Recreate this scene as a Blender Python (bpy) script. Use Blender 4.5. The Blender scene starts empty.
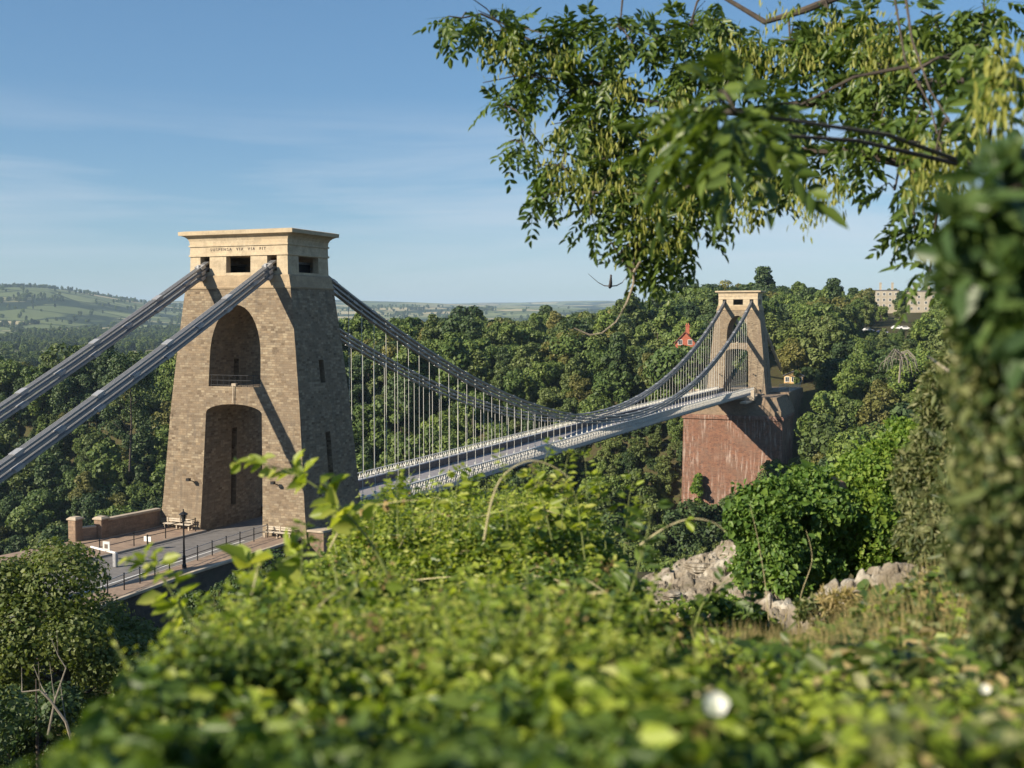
import bpy, bmesh, math, random
import numpy as np
from mathutils import Vector, Matrix
R_ = math.radians
S = bpy.context.scene
COL = S.collection
rng = np.random.default_rng(7)
random.seed(7)

# ------------------------------------------------------------------ camera, sky, sun, exposure
FPX, CX, CY, CZ, YAW, PIT = 1137.54, 60.22, -85.56, 18.35, -0.39610, 0.05579
cam_d = bpy.data.cameras.new('camera'); cam = bpy.data.objects.new('camera', cam_d); COL.objects.link(cam)
cam.location = (CX, CY, CZ); cam.rotation_euler = (math.pi/2-PIT, 0, -YAW)
cam_d.sensor_width = 36; cam_d.lens = FPX*36/1024
cam_d.clip_start = .05; cam_d.clip_end = 90000
cam_d.dof.use_dof = True; cam_d.dof.focus_distance = 130; cam_d.dof.aperture_fstop = 2.45
S.camera = cam
SUN_A, SUN_E = R_(36), R_(29)          # light travels towards (sin A, cos A); elevation
world = bpy.data.worlds.new('World'); S.world = world; world.use_nodes = True
sun_d = bpy.data.lights.new('sun', 'SUN'); sun_d.energy = 5; sun_d.angle = R_(.5); sun_d.color = (1, .885, .70)
sun = bpy.data.objects.new('sun', sun_d); COL.objects.link(sun)
sun.rotation_euler = Vector((math.sin(SUN_A)*math.cos(SUN_E), math.cos(SUN_A)*math.cos(SUN_E), -math.sin(SUN_E))).to_track_quat('-Z', 'Y').to_euler()
vs = S.view_settings; vs.view_transform = 'Standard'; vs.look = 'None'; vs.exposure = 0.84; vs.gamma = 1; vs.use_curve_mapping = False
S.cycles.use_denoising = True
S.cycles.max_bounces = 8; S.cycles.diffuse_bounces = 3; S.cycles.transmission_bounces = 4; S.cycles.volume_bounces = 0
SKY = .068
def make_sky():
    nt = world.node_tree; N = nt.nodes; L = nt.links; N.clear()
    out = N.new('ShaderNodeOutputWorld'); bg = N.new('ShaderNodeBackground'); bg.inputs[1].default_value = SKY
    sky = N.new('ShaderNodeTexSky'); sky.sky_type = 'NISHITA'; sky.sun_disc = False
    sky.sun_elevation = SUN_E; sky.sun_rotation = SUN_A+math.pi
    sky.altitude = 50; sky.air_density = 1.0; sky.dust_density = .05; sky.ozone_density = 4.0
    # thin streaks of high cloud low in the sky
    tc = N.new('ShaderNodeTexCoord'); mp = N.new('ShaderNodeMapping'); mp.inputs['Scale'].default_value = (1.3, 1.3, 13)
    mp.inputs['Rotation'].default_value = (R_(4), R_(7), 0); mp.inputs['Location'].default_value = (4.7, .3, 1.2)
    L.new(tc.outputs['Generated'], mp.inputs[0])
    nz = N.new('ShaderNodeTexNoise'); nz.inputs['Scale'].default_value = 1.8; nz.inputs['Detail'].default_value = 6; nz.inputs['Roughness'].default_value = .52
    nz.inputs['Distortion'].default_value = .4
    L.new(mp.outputs[0], nz.inputs[0])
    cr = N.new('ShaderNodeValToRGB'); cr.color_ramp.elements[0].position = .40; cr.color_ramp.elements[1].position = .78
    L.new(nz.outputs[0], cr.inputs[0])
    sp = N.new('ShaderNodeSeparateXYZ'); L.new(tc.outputs['Generated'], sp.inputs[0])
    hr = N.new('ShaderNodeValToRGB'); e = hr.color_ramp.elements
    e[0].position = .0; e[0].color = (.1, .1, .1, 1); e[1].position = .19; e[1].color = (0, 0, 0, 1)
    m = e.new(.07); m.color = (.75, .75, .75, 1); m = e.new(.13); m.color = (.75, .75, .75, 1)
    L.new(sp.outputs[2], hr.inputs[0])
    mu = N.new('ShaderNodeMath'); mu.operation = 'MULTIPLY'; L.new(cr.outputs[0], mu.inputs[0]); L.new(hr.outputs[0], mu.inputs[1])
    mix = N.new('ShaderNodeMix'); mix.data_type = 'RGBA'
    hs = N.new('ShaderNodeHueSaturation'); hs.inputs['Saturation'].default_value = 1.22; L.new(sky.outputs[0], hs.inputs['Color'])
    ev = N.new('ShaderNodeMix'); ev.data_type = 'RGBA'; ev.inputs[0].default_value = .38; L.new(hs.outputs[0], ev.inputs[6]); ev.inputs[7].default_value = (1.75, 3.0, 4.5, 1)
    L.new(mu.outputs[0], mix.inputs[0]); L.new(ev.outputs[2], mix.inputs[6]); mix.inputs[7].default_value = (6.0, 6.4, 7.0, 1)
    L.new(mix.outputs[2], bg.inputs[0]); L.new(bg.outputs[0], out.inputs[0])
make_sky()

# ------------------------------------------------------------------ camera helpers (numpy)
_s, _c = math.sin(YAW), math.cos(YAW); _sp, _cp = math.sin(PIT), math.cos(PIT)
RV = np.array([_c, -_s, 0]); FV = np.array([_s*_cp, _c*_cp, -_sp]); UV_ = np.array([_s*_sp, _c*_sp, _cp])
FH = np.array([_s, _c, 0.]); C0 = np.array([CX, CY, CZ])
def at(px, py, d):
    return C0 + d*(FV + RV*(px-512)/FPX + UV_*(384-py)/FPX)
def local(u, d, drop):                  # metres right of, ahead of and below the viewpoint
    u, d, drop = np.broadcast_arrays(np.asarray(u, float), np.asarray(d, float), np.asarray(drop, float))
    return C0 + u[..., None]*RV + d[..., None]*FH - drop[..., None]*np.array([0, 0, 1.])
def to_px(P):
    q = np.asarray(P, float)-C0; z = q@FV
    return 512+FPX*(q@RV)/z, 384-FPX*(q@UV_)/z, z

# ------------------------------------------------------------------ object helpers
def tag(o, label=None, cat=None, group=None, kind=None):
    if label: o['label'] = label
    if cat: o['category'] = cat
    if group: o['group'] = group
    if kind: o['kind'] = kind
    return o
def thing(name, loc, label, cat, group=None):
    o = bpy.data.objects.new(name, None); COL.objects.link(o); o.location = loc; o.empty_display_size = .3
    return tag(o, label, cat, group)
def link(name, me, parent=None):
    o = bpy.data.objects.new(name, me); COL.objects.link(o)
    if parent is not None:
        o.parent = parent; o.matrix_parent_inverse = Matrix.Translation(-Vector(parent.location))
    return o
def box_uv(me):
    n = len(me.polygons); nl = len(me.loops)
    co = np.empty(len(me.vertices)*3); me.vertices.foreach_get('co', co); co = co.reshape(-1, 3)
    nr = np.empty(n*3); me.polygons.foreach_get('normal', nr); nr = np.abs(nr.reshape(-1, 3))
    lt = np.empty(n, int); me.polygons.foreach_get('loop_total', lt)
    vi = np.empty(nl, int); me.loops.foreach_get('vertex_index', vi)
    pn = np.repeat(nr, lt, axis=0); P = co[vi]
    uv = np.empty((nl, 2))
    horiz = pn[:, 2] > .75; xf = pn[:, 0] > pn[:, 1]
    uv[:, 0] = np.where(horiz, P[:, 0], np.where(xf, P[:, 1], P[:, 0])); uv[:, 1] = np.where(horiz, P[:, 1], P[:, 2])
    l = me.uv_layers.new(name='UVMap'); l.data.foreach_set('uv', uv.ravel())
def np_mesh(name, V, quads, mats, mi=None, smooth=False):
    V = np.asarray(V, np.float32).reshape(-1, 3); quads = np.asarray(quads, np.int32); k = quads.shape[1]; n = len(quads)
    me = bpy.data.meshes.new(name); me.vertices.add(len(V)); me.vertices.foreach_set('co', V.ravel())
    me.loops.add(n*k); me.loops.foreach_set('vertex_index', quads.ravel())
    me.polygons.add(n); me.polygons.foreach_set('loop_start', np.arange(0, n*k, k, dtype=np.int32))
    for m in (mats if isinstance(mats, (list, tuple)) else [mats]): me.materials.append(m)
    if mi is not None: me.polygons.foreach_set('material_index', np.asarray(mi, np.int32))
    if smooth: me.polygons.foreach_set('use_smooth', np.ones(n, bool))
    me.update(calc_edges=True)
    return me
class MB:
    def __init__(s): s.v = []; s.f = []
    def add(s, vs, fs):
        b = len(s.v); s.v += [tuple(v) for v in vs]; s.f += [tuple(i+b for i in f) for f in fs]; return s
    def box(s, x0, x1, y0, y1, z0, z1):
        v = [(x, y, z) for z in (z0, z1) for x, y in ((x0, y0), (x1, y0), (x1, y1), (x0, y1))]
        return s.add(v, [(3, 2, 1, 0), (4, 5, 6, 7), (0, 1, 5, 4), (1, 2, 6, 5), (2, 3, 7, 6), (3, 0, 4, 7)])
    def bar(s, a, b, w, h=None, up=(0, 0, 1)):       # square section bar a->b
        a, b = Vector(a), Vector(b); h = h or w; t = (b-a)
        if t.length < 1e-6: return s
        t.normalize(); u = Vector(up)
        if abs(t.dot(u)) > .98: u = Vector((1, 0, 0))
        r = t.cross(u).normalized(); q = r.cross(t).normalized(); v = []
        for p in (a, b):
            for i, j in ((-1, -1), (1, -1), (1, 1), (-1, 1)): v.append(p+r*(i*w/2)+q*(j*h/2))
        return s.add(v, [(0, 1, 2, 3), (7, 6, 5, 4), (4, 5, 1, 0), (5, 6, 2, 1), (6, 7, 3, 2), (7, 4, 0, 3)])
    def tube(s, pts, rad, n=6):
        pts = [Vector(p) for p in pts]; rad = rad if isinstance(rad, (list, tuple)) else [rad]*len(pts)
        v = []; ref = Vector((.31, .17, .93))
        for i, p in enumerate(pts):
            t = (pts[min(i+1, len(pts)-1)]-pts[max(i-1, 0)]).normalized()
            rr = ref if abs(t.dot(ref)) < .95 else Vector((1, 0, 0))
            a = t.cross(rr).normalized(); b = t.cross(a)
            for k in range(n):
                g = 2*math.pi*k/n; v.append(p+(a*math.cos(g)+b*math.sin(g))*rad[i])
        f = [(i*n+k, i*n+(k+1) % n, (i+1)*n+(k+1) % n, (i+1)*n+k) for i in range(len(pts)-1) for k in range(n)]
        f += [tuple(range(n-1, -1, -1)), tuple(range((len(pts)-1)*n, len(pts)*n))]
        return s.add(v, f)
    def loft(s, prof, cx=0, cy=0):                   # prof: (z, hx, hy)
        v = []
        for z, hx, hy in prof: v += [(cx-hx, cy-hy, z), (cx+hx, cy-hy, z), (cx+hx, cy+hy, z), (cx-hx, cy+hy, z)]
        f = [(3, 2, 1, 0)]
        for i in range(len(prof)-1):
            for k in range(4): f.append((i*4+k, i*4+(k+1) % 4, i*4+4+(k+1) % 4, i*4+4+k))
        b = (len(prof)-1)*4; f.append((b, b+1, b+2, b+3)); return s.add(v, f)
    def prism(s, poly, y0, y1):                      # polygon in x,z pushed along y
        n = len(poly); v = [(x, y0, z) for x, z in poly]+[(x, y1, z) for x, z in poly]
        f = [tuple(range(n)), tuple(range(2*n-1, n-1, -1))]
        f += [(i, i+n, (i+1) % n+n, (i+1) % n) for i in range(n)]; return s.add(v, f)
    def lathe(s, prof, c, n=12):
        v = []
        for r, z in prof: v += [(c[0]+r*math.cos(2*math.pi*k/n), c[1]+r*math.sin(2*math.pi*k/n), c[2]+z) for k in range(n)]
        f = [(i*n+k, i*n+(k+1) % n, (i+1)*n+(k+1) % n, (i+1)*n+k) for i in range(len(prof)-1) for k in range(n)]
        f += [tuple(range(n-1, -1, -1)), tuple(range((len(prof)-1)*n, len(prof)*n))]
        return s.add(v, f)
    def mesh(s, name, mat, uv=True, smooth=False):
        me = bpy.data.meshes.new(name); me.from_pydata(s.v, [], s.f); me.materials.append(mat)
        bm = bmesh.new(); bm.from_mesh(me); bmesh.ops.recalc_face_normals(bm, faces=bm.faces); bm.to_mesh(me); bm.free()
        if smooth: me.polygons.foreach_set('use_smooth', np.ones(len(me.polygons), bool))
        if uv: box_uv(me)
        return me
    def build(s, name, mat, parent=None, bevel=0, **k):
        o = link(name, s.mesh(name, mat, **k), parent)
        if bevel:
            m = o.modifiers.new('bevel', 'BEVEL'); m.width = bevel; m.segments = 1; m.limit_method = 'ANGLE'
        return o
def carve(body, cutters):
    """boolean difference of plain meshes; returns a fresh mesh"""
    a = bpy.data.objects.new('a', body); COL.objects.link(a); junk = [a]
    for c in cutters:
        o = bpy.data.objects.new('c', c); COL.objects.link(o); junk.append(o); o.hide_render = True
        m = a.modifiers.new('b', 'BOOLEAN'); m.operation = 'DIFFERENCE'; m.object = o; m.solver = 'EXACT'
    dg = bpy.context.evaluated_depsgraph_get()
    me = bpy.data.meshes.new_from_object(a.evaluated_get(dg))
    for o in junk: bpy.data.objects.remove(o)
    while me.uv_layers: me.uv_layers.remove(me.uv_layers[0])
    box_uv(me); return me

# ------------------------------------------------------------------ materials
def mat(name):
    m = bpy.data.materials.new(name); m.use_nodes = True; nt = m.node_tree; nt.nodes.clear()
    out = nt.nodes.new('ShaderNodeOutputMaterial'); b = nt.nodes.new('ShaderNodeBsdfPrincipled')
    nt.links.new(b.outputs[0], out.inputs[0]); return m, nt.nodes, nt.links, b, out
def c4(c): return (c[0], c[1], c[2], 1)
def noise(N, L, vec, scale, detail=4, rough=.55):
    n = N.new('ShaderNodeTexNoise'); n.inputs['Scale'].default_value = scale; n.inputs['Detail'].default_value = detail; n.inputs['Roughness'].default_value = rough
    if vec is not None: L.new(vec, n.inputs['Vector'])
    return n.outputs[0]
def ramp(N, L, fac, stops):
    r = N.new('ShaderNodeValToRGB'); e = r.color_ramp.elements
    e[0].position, e[0].color = stops[0][0], c4(stops[0][1]); e[1].position, e[1].color = stops[-1][0], c4(stops[-1][1])
    for p, c in stops[1:-1]: x = e.new(p); x.color = c4(c)
    L.new(fac, r.inputs[0]); return r.outputs[0]
def mixc(N, L, fac, a, b, mode='MIX'):
    m = N.new('ShaderNodeMix'); m.data_type = 'RGBA'; m.blend_type = mode
    for sck, v in ((m.inputs[0], fac), (m.inputs[6], a), (m.inputs[7], b)):
        if isinstance(v, (int, float)): sck.default_value = v
        elif isinstance(v, tuple): sck.default_value = c4(v)
        else: L.new(v, sck)
    return m.outputs[2]
def bump(N, L, b, h, strength=.4, dist=.05):
    n = N.new('ShaderNodeBump'); n.inputs['Strength'].default_value = strength; n.inputs['Distance'].default_value = dist
    L.new(h, n.inputs['Height']); L.new(n.outputs[0], b.inputs['Normal'])
def coords(N, kind='Object'): return N.new('ShaderNodeTexCoord').outputs[kind]
def simple(name, col, rough=.6, metal=0, var=.25, scale=3.):
    m, N, L, b, o = mat(name); t = coords(N)
    n = noise(N, L, t, scale, 5)
    L.new(ramp(N, L, n, [(.25, tuple(x*(1-var) for x in col)), (.75, tuple(x*(1+var) for x in col))]), b.inputs[0])
    b.inputs['Roughness'].default_value = rough; b.inputs['Metallic'].default_value = metal; return m
def masonry(name, stones, mortar, bw, bh, patch=None, streak=None, bumpd=.04, msize=.015):
    m, N, L, b, o = mat(name); uv = coords(N, 'UV')
    wob = N.new('ShaderNodeMix'); wob.data_type = 'RGBA'; wob.inputs[0].default_value = .055
    nn = N.new('ShaderNodeTexNoise'); nn.inputs['Scale'].default_value = 2.6; L.new(uv, nn.inputs[0]); L.new(uv, wob.inputs[6]); L.new(nn.outputs[1], wob.inputs[7])
    br = N.new('ShaderNodeTexBrick'); br.inputs['Scale'].default_value = 1; br.inputs['Brick Width'].default_value = bw; br.inputs['Row Height'].default_value = bh
    br.inputs['Mortar Size'].default_value = msize; br.inputs['Mortar Smooth'].default_value = .3; br.inputs['Bias'].default_value = 0
    br.inputs['Color1'].default_value = (0, 0, 0, 1); br.inputs['Color2'].default_value = (1, 1, 1, 1); br.inputs['Mortar'].default_value = (.5, .5, .5, 1)
    br.offset_frequency = 2; br.squash = .75; br.squash_frequency = 3
    L.new(wob.outputs[2], br.inputs[0])
    col = ramp(N, L, br.outputs[0], [(i/(len(stones)-1), s) for i, s in enumerate(stones)])
    n1 = noise(N, L, uv, 5., 6, .65); col = mixc(N, L, .55, col, ramp(N, L, n1, [(.25, (.35, .33, .31)), (.75, (1, 1, 1))]), 'MULTIPLY')
    n2 = noise(N, L, uv, .22, 4, .6)
    n4 = noise(N, L, uv, 1.1, 5, .6); col = mixc(N, L, .8, col, ramp(N, L, n4, [(.3, (.62, .62, .62)), (.5, (.95, .95, .95)), (.7, (1.2, 1.18, 1.12))]), 'MULTIPLY')
    if patch: col = mixc(N, L, ramp(N, L, n2, [(.45, (0, 0, 0)), (.7, (.75, .75, .75))]), col, patch)
    col = mixc(N, L, br.outputs[1], col, mortar)
    if streak:
        mp = N.new('ShaderNodeMapping'); mp.inputs['Scale'].default_value = (1.7, .16, 1); L.new(uv, mp.inputs[0])
        st = noise(N, L, mp.outputs[0], 1.0, 6, .7)
        mp2 = N.new('ShaderNodeMapping'); mp2.inputs['Scale'].default_value = (.13, .13, 1); L.new(uv, mp2.inputs[0])
        s2 = noise(N, L, mp2.outputs[0], 1.0, 3, .6)
        mm = N.new('ShaderNodeMath'); mm.operation = 'MULTIPLY'; L.new(ramp(N, L, st, [(.50, (0, 0, 0)), (.64, (1, 1, 1))]), mm.inputs[0]); L.new(ramp(N, L, s2, [(.42, (.05, .05, .05)), (.62, (.9, .9, .9))]), mm.inputs[1])
        col = mixc(N, L, mm.outputs[0], col, streak)
    L.new(col, b.inputs[0]); b.inputs['Roughness'].default_value = .9
    h = mixc(N, L, .5, n1, br.outputs[1], 'SUBTRACT'); bump(N, L, b, h, .8, bumpd); return m
def leafmat(name, stops, trans=.3, rough=.45, obj=0.):
    m, N, L, b, o = mat(name); g = N.new('ShaderNodeNewGeometry')
    col = ramp(N, L, g.outputs['Random Per Island'], [(i/(len(stops)-1), s) for i, s in enumerate(stops)])
    if obj:
        oi = N.new('ShaderNodeObjectInfo')
        col = mixc(N, L, obj, col, ramp(N, L, oi.outputs['Random'], [(0, (.35, .5, .4)), (.4, (.8, .85, .7)), (.7, (1, 1, 1)), (1, (1.3, 1.28, .9))]), 'MULTIPLY')
    L.new(col, b.inputs[0]); b.inputs['Roughness'].default_value = rough; b.inputs['Specular IOR Level'].default_value = .35
    tr = N.new('ShaderNodeBsdfTranslucent'); L.new(mixc(N, L, 1., col, (1.5, 1.55, .55), 'MULTIPLY'), tr.inputs[0])
    mx = N.new('ShaderNodeMixShader'); mx.inputs[0].default_value = trans
    L.new(b.outputs[0], mx.inputs[1]); L.new(tr.outputs[0], mx.inputs[2]); L.new(mx.outputs[0], o.inputs[0]); return m

M = {}
M['stone'] = masonry('brown rubble stone', [(0.157, 0.114, 0.074), (0.304, 0.231, 0.153), (0.220, 0.172, 0.122), (0.395, 0.324, 0.226), (0.267, 0.197, 0.126)], (.22, .165, .11), .46, .19, patch=(.19, .14, .095), streak=(.13, .105, .08), msize=.012)
M['limeband'] = masonry('stained limestone band', [(.36, .27, .17), (.48, .37, .24), (.42, .32, .21)], (.3, .23, .15), 1.1, .5, patch=(.30, .22, .14), bumpd=.02)
M['lime'] = masonry('pale limestone', [(0.510, 0.414, 0.282), (0.581, 0.484, 0.343), (0.546, 0.440, 0.299)], (.50, .40, .27), 1.6, .62, patch=(.5, .39, .26), streak=(.40, .32, .22), bumpd=.01, msize=.008)
M['red'] = masonry('red sandstone', [(0.192, 0.089, 0.057), (0.298, 0.137, 0.083), (0.235, 0.109, 0.069), (0.160, 0.084, 0.057)], (.22, .145, .11), .7, .3, patch=(.17, .11, .08), streak=(.52, .42, .36))
M['brown'] = masonry('brown weathered block', [(.22, .16, .10), (.30, .21, .14), (.26, .19, .13)], (.2, .16, .12), .9, .36, patch=(.16, .13, .10))
M['shade_darkened'] = masonry('grimy wall stone', [(.07, .058, .048), (.11, .09, .07), (.09, .075, .06)], (.07, .06, .05), .8, .32, patch=(.05, .055, .035))  # retaining wall's shade put into the stone colour, darker than the other masonry
M['wallstone'] = masonry('parapet stone', [(.25, .17, .12), (.33, .23, .16), (.29, .2, .14)], (.2, .15, .11), .7, .3)
M['coping'] = simple('stone coping', (.40, .33, .25), .9, 0, .25, 2)
M['chain'] = simple('grey painted iron', (.25, .25, .255), .42, .2, .2, 6)
M['joint'] = simple('pale grey link plate', (.34, .34, .35), .45, .25, .2, 6)
M['rod'] = simple('light grey rod', (.62, .60, .54), .5, .1, .1, 6)
M['girder'] = simple('grey girder paint', (.40, .40, .42), .5, .1, .2, 2)
M['girder_brown'] = simple('brown timber fender', (.13, .10, .085), .8, 0, .2, 2)
M['rail'] = simple('pale grey railing paint', (.60, .585, .55), .5, .05, .12, 2)
M['iron'] = simple('black iron', (.02, .02, .022), .45, .3, .2, 8)
M['white'] = simple('white paint', (.78, .77, .73), .45, 0, .06, 4)
M['dark'] = simple('dark recess', (.03, .028, .026), .8)
M['glass'] = simple('dark window glass', (.03, .035, .04), .12, 0, .1)
M['wood'] = simple('weathered pale wood', (.46, .40, .32), .8, 0, .25, 5)
M['roof'] = simple('red clay tile', (.22, .075, .05), .85, 0, .3, 3)
M['orange'] = simple('orange brick wall', (.40, .115, .065), .85, 0, .25, 3)
M['ochre'] = simple('ochre rendered wall', (.55, .36, .16), .85, 0, .2, 2)
M['cream'] = simple('cream render', (.36, .315, .245), .85, 0, .15, 1)
M['slate'] = simple('grey slate', (.12, .115, .125), .7, 0, .25, 2)
M['bark'] = simple('grey brown bark', (.065, .05, .038), .9, 0, .4, 12)
M['deadwood'] = simple('pale dead wood', (.34, .28, .21), .85, 0, .3, 10)
M['orangewood'] = simple('orange brown dead stem', (.42, .2, .05), .8, 0, .3, 10)
M['car_white'] = simple('white car paint', (.75, .75, .75), .3, 0, .03)
M['car_blue'] = simple('pale lilac car paint', (.30, .30, .45), .3, 0, .03)
M['rubber'] = simple('rubber', (.02, .02, .02), .8)
M['feather'] = simple('dark feathers', (.07, .06, .06), .8, 0, .3, 20)
M['feather_pale'] = simple('grey wing feathers', (.25, .27, .30), .8, 0, .3, 20)
M['stem_green'] = simple('green stem', (.16, .19, .05), .6, 0, .25, 12)
M['stem_dry'] = simple('straw coloured stem', (.44, .38, .21), .7, 0, .25, 12)
M['petal'] = leafmat('white petal', [(.80, .80, .76), (.85, .84, .78)], .3)

M['asphalt'] = simple('asphalt', (.15, .14, .135), .85, 0, .25, 1.5)
M['deckroad'] = simple('bridge road surface', (.24, .225, .235), .8, 0, .15, 1.0)
M['pave'] = masonry('pavement slabs', [(.30, .21, .155), (.36, .26, .19), (.33, .235, .17)], (.22, .16, .12), .9, .6, bumpd=.006)
M['kerb'] = simple('kerb stone', (.30, .26, .22), .9, 0, .2, 2)

LEAF_D = [(0.029, 0.052, 0.018), (0.049, 0.084, 0.026), (0.078, 0.113, 0.034)]
LEAF_M = [(0.059, 0.097, 0.022), (0.106, 0.155, 0.034), (0.160, 0.200, 0.047)]
LEAF_O = [(0.069, 0.097, 0.027), (0.115, 0.148, 0.041), (0.157, 0.187, 0.055)]
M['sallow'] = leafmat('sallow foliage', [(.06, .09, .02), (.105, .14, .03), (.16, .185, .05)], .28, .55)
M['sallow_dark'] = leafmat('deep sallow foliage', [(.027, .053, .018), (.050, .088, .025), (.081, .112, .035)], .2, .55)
LEAF_Y = [(.10, .105, .025), (.16, .155, .04), (.20, .18, .055)]
M['tree_dark'] = leafmat('dark green foliage', LEAF_D, .12, .6, .55)
M['tree_mid'] = leafmat('mid green foliage', LEAF_M, .15, .6, .55)
M['tree_olive'] = leafmat('olive green foliage', LEAF_O, .15, .6, .55)
M['tree_yellow'] = leafmat('yellow green foliage', LEAF_Y, .2, .6, .4)
M['ash'] = leafmat('ash leaf', [(0.044, 0.077, 0.015), (0.078, 0.125, 0.023), (0.122, 0.170, 0.031), (0.059, 0.100, 0.025)], .27, .40)
M['key'] = leafmat('ash key', [(0.187, 0.220, 0.044), (0.297, 0.297, 0.066), (0.242, 0.259, 0.055)], .35, .5)
M['bramble'] = leafmat('bramble leaf', [(0.091, 0.140, 0.018), (0.156, 0.220, 0.026), (0.234, 0.299, 0.037), (0.312, 0.378, 0.055)], .36, .42)
M['bramble_yellow'] = leafmat('yellow green bramble leaf', [(.16, .21, .028), (.25, .31, .04), (.33, .37, .065), (.40, .41, .11)], .45, .45)
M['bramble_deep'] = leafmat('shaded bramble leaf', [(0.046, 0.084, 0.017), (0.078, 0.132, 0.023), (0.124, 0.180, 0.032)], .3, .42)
M['dryleaf'] = leafmat('dry brown leaf', [(.20, .13, .05), (.33, .24, .10), (.14, .08, .04)], .25, .7)
M['ivy'] = leafmat('dark ivy leaf', [(0.043, 0.092, 0.016), (0.077, 0.147, 0.022), (0.145, 0.218, 0.037)], .2, .55)
M['ivy_bright'] = leafmat('fresh ivy leaf', [(.062, .119, .015), (.119, .200, .025), (.200, .263, .037)], .3, .55)
M['hawthorn'] = leafmat('dull hedge leaf', [(.022, .042, .014), (.05, .08, .022), (.08, .11, .03), (.14, .16, .05), (.27, .27, .13)], .28, .5)
M['willow'] = leafmat('grey green willow leaf', [(.04, .06, .022), (.075, .10, .035), (.12, .145, .05), (.20, .21, .09), (.28, .28, .14)], .3, .5)
M['nearleaf'] = leafmat('deep green leaf', [(.035, .07, .022), (.06, .105, .03), (.10, .15, .04)], .3, .4)
M['drygrass'] = leafmat('dry grass blade', [(0.288, 0.221, 0.096), (0.403, 0.317, 0.154), (0.192, 0.182, 0.058)], .3, .7)
M['grass'] = leafmat('grass blade', [(.07, .11, .02), (.13, .17, .035), (.2, .2, .06)], .3, .6)

def rockmat():
    m, N, L, b, o = mat('pale limestone rock'); t = coords(N)
    n = noise(N, L, t, 2.2, 9, .65); n2 = noise(N, L, t, 11, 6, .7)
    col = ramp(N, L, n, [(.25, (.10, .09, .06)), (.40, (.22, .185, .14)), (.53, (.31, .265, .205)), (.63, (.52, .48, .41)), (.8, (.22, .185, .14))])
    col = mixc(N, L, .6, col, ramp(N, L, n2, [(.3, (.45, .42, .4)), (.6, (1, 1, 1))]), 'MULTIPLY')
    L.new(col, b.inputs[0]); b.inputs['Roughness'].default_value = .95; bump(N, L, b, n2, .9, .06); return m
M['rock'] = rockmat()
def pinkrock():
    m, N, L, b, o = mat('pink sandstone rock'); t = coords(N); n = noise(N, L, t, 4, 8, .65)
    L.new(ramp(N, L, n, [(.3, (.16, .09, .055)), (.7, (.36, .22, .14))]), b.inputs[0]); b.inputs['Roughness'].default_value = .95; bump(N, L, b, n, .9, .08); return m
M['pinkrock'] = pinkrock()

def groundmat():
    m, N, L, b, o = mat('ground cover and fields'); g = N.new('ShaderNodeNewGeometry'); pos = g.outputs['Position']
    flat = N.new('ShaderNodeVectorMath'); flat.operation = 'MULTIPLY'; flat.inputs[1].default_value = (1, 1, 0); L.new(pos, flat.inputs[0])
    wn = N.new('ShaderNodeTexNoise'); wn.inputs['Scale'].default_value = .0016; wn.inputs['Detail'].default_value = 3; L.new(flat.outputs[0], wn.inputs[0])
    wv = N.new('ShaderNodeVectorMath'); wv.operation = 'SCALE'; wv.inputs['Scale'].default_value = 260; L.new(wn.outputs[1], wv.inputs[0])
    ad = N.new('ShaderNodeVectorMath'); ad.operation = 'ADD'; L.new(flat.outputs[0], ad.inputs[0]); L.new(wv.outputs[0], ad.inputs[1])
    vo = N.new('ShaderNodeTexVoronoi'); vo.inputs['Scale'].default_value = .0042; vo.inputs['Randomness'].default_value = .9; L.new(ad.outputs[0], vo.inputs['Vector'])
    ve = N.new('ShaderNodeTexVoronoi'); ve.feature = 'DISTANCE_TO_EDGE'; ve.inputs['Scale'].default_value = .0042; ve.inputs['Randomness'].default_value = .9; L.new(ad.outputs[0], ve.inputs['Vector'])
    sx = N.new('ShaderNodeSeparateColor'); L.new(vo.outputs['Color'], sx.inputs[0])
    fld = ramp(N, L, sx.outputs[0], [(0, (.018, .032, .014)), (.14, (.025, .045, .018)), (.2, (.13, .155, .065)), (.5, (.20, .225, .10)), (.66, (.26, .25, .13)), (.80, (.40, .34, .20)), (.93, (.15, .175, .075))])
    fld.node.color_ramp.interpolation = 'CONSTANT'
    n3 = noise(N, L, flat.outputs[0], .012, 4, .6); fld = mixc(N, L, .4, fld, ramp(N, L, n3, [(.3, (.55, .6, .5)), (.7, (1.1, 1.1, 1))]), 'MULTIPLY')
    wood = noise(N, L, flat.outputs[0], .0021, 4, .6)
    fld = mixc(N, L, ramp(N, L, wood, [(.55, (0, 0, 0)), (.60, (1, 1, 1))]), fld, (.022, .038, .016))
    fld = mixc(N, L, ramp(N, L, ve.outputs[0], [(.03, (1, 1, 1)), (.05, (0, 0, 0))]), fld, (.02, .034, .014))
    n1 = noise(N, L, pos, .9, 8, .7); n2 = noise(N, L, pos, .08, 3)
    near = ramp(N, L, n1, [(.3, (.03, .026, .014)), (.5, (.07, .06, .03)), (.65, (.06, .075, .022)), (.8, (.2, .16, .08))])
    cam_d = N.new('ShaderNodeVectorMath'); cam_d.operation = 'DISTANCE'; L.new(flat.outputs[0], cam_d.inputs[0]); cam_d.inputs[1].default_value = (CX, CY, 0)
    mr = N.new('ShaderNodeMapRange'); mr.inputs[1].default_value = 650; mr.inputs[2].default_value = 1000; L.new(cam_d.outputs['Value'], mr.inputs[0])
    L.new(mixc(N, L, mr.outputs[0], near, fld), b.inputs[0]); b.inputs['Roughness'].default_value = 1; b.inputs['Specular IOR Level'].default_value = .1
    return m
M['ground'] = groundmat()

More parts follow.
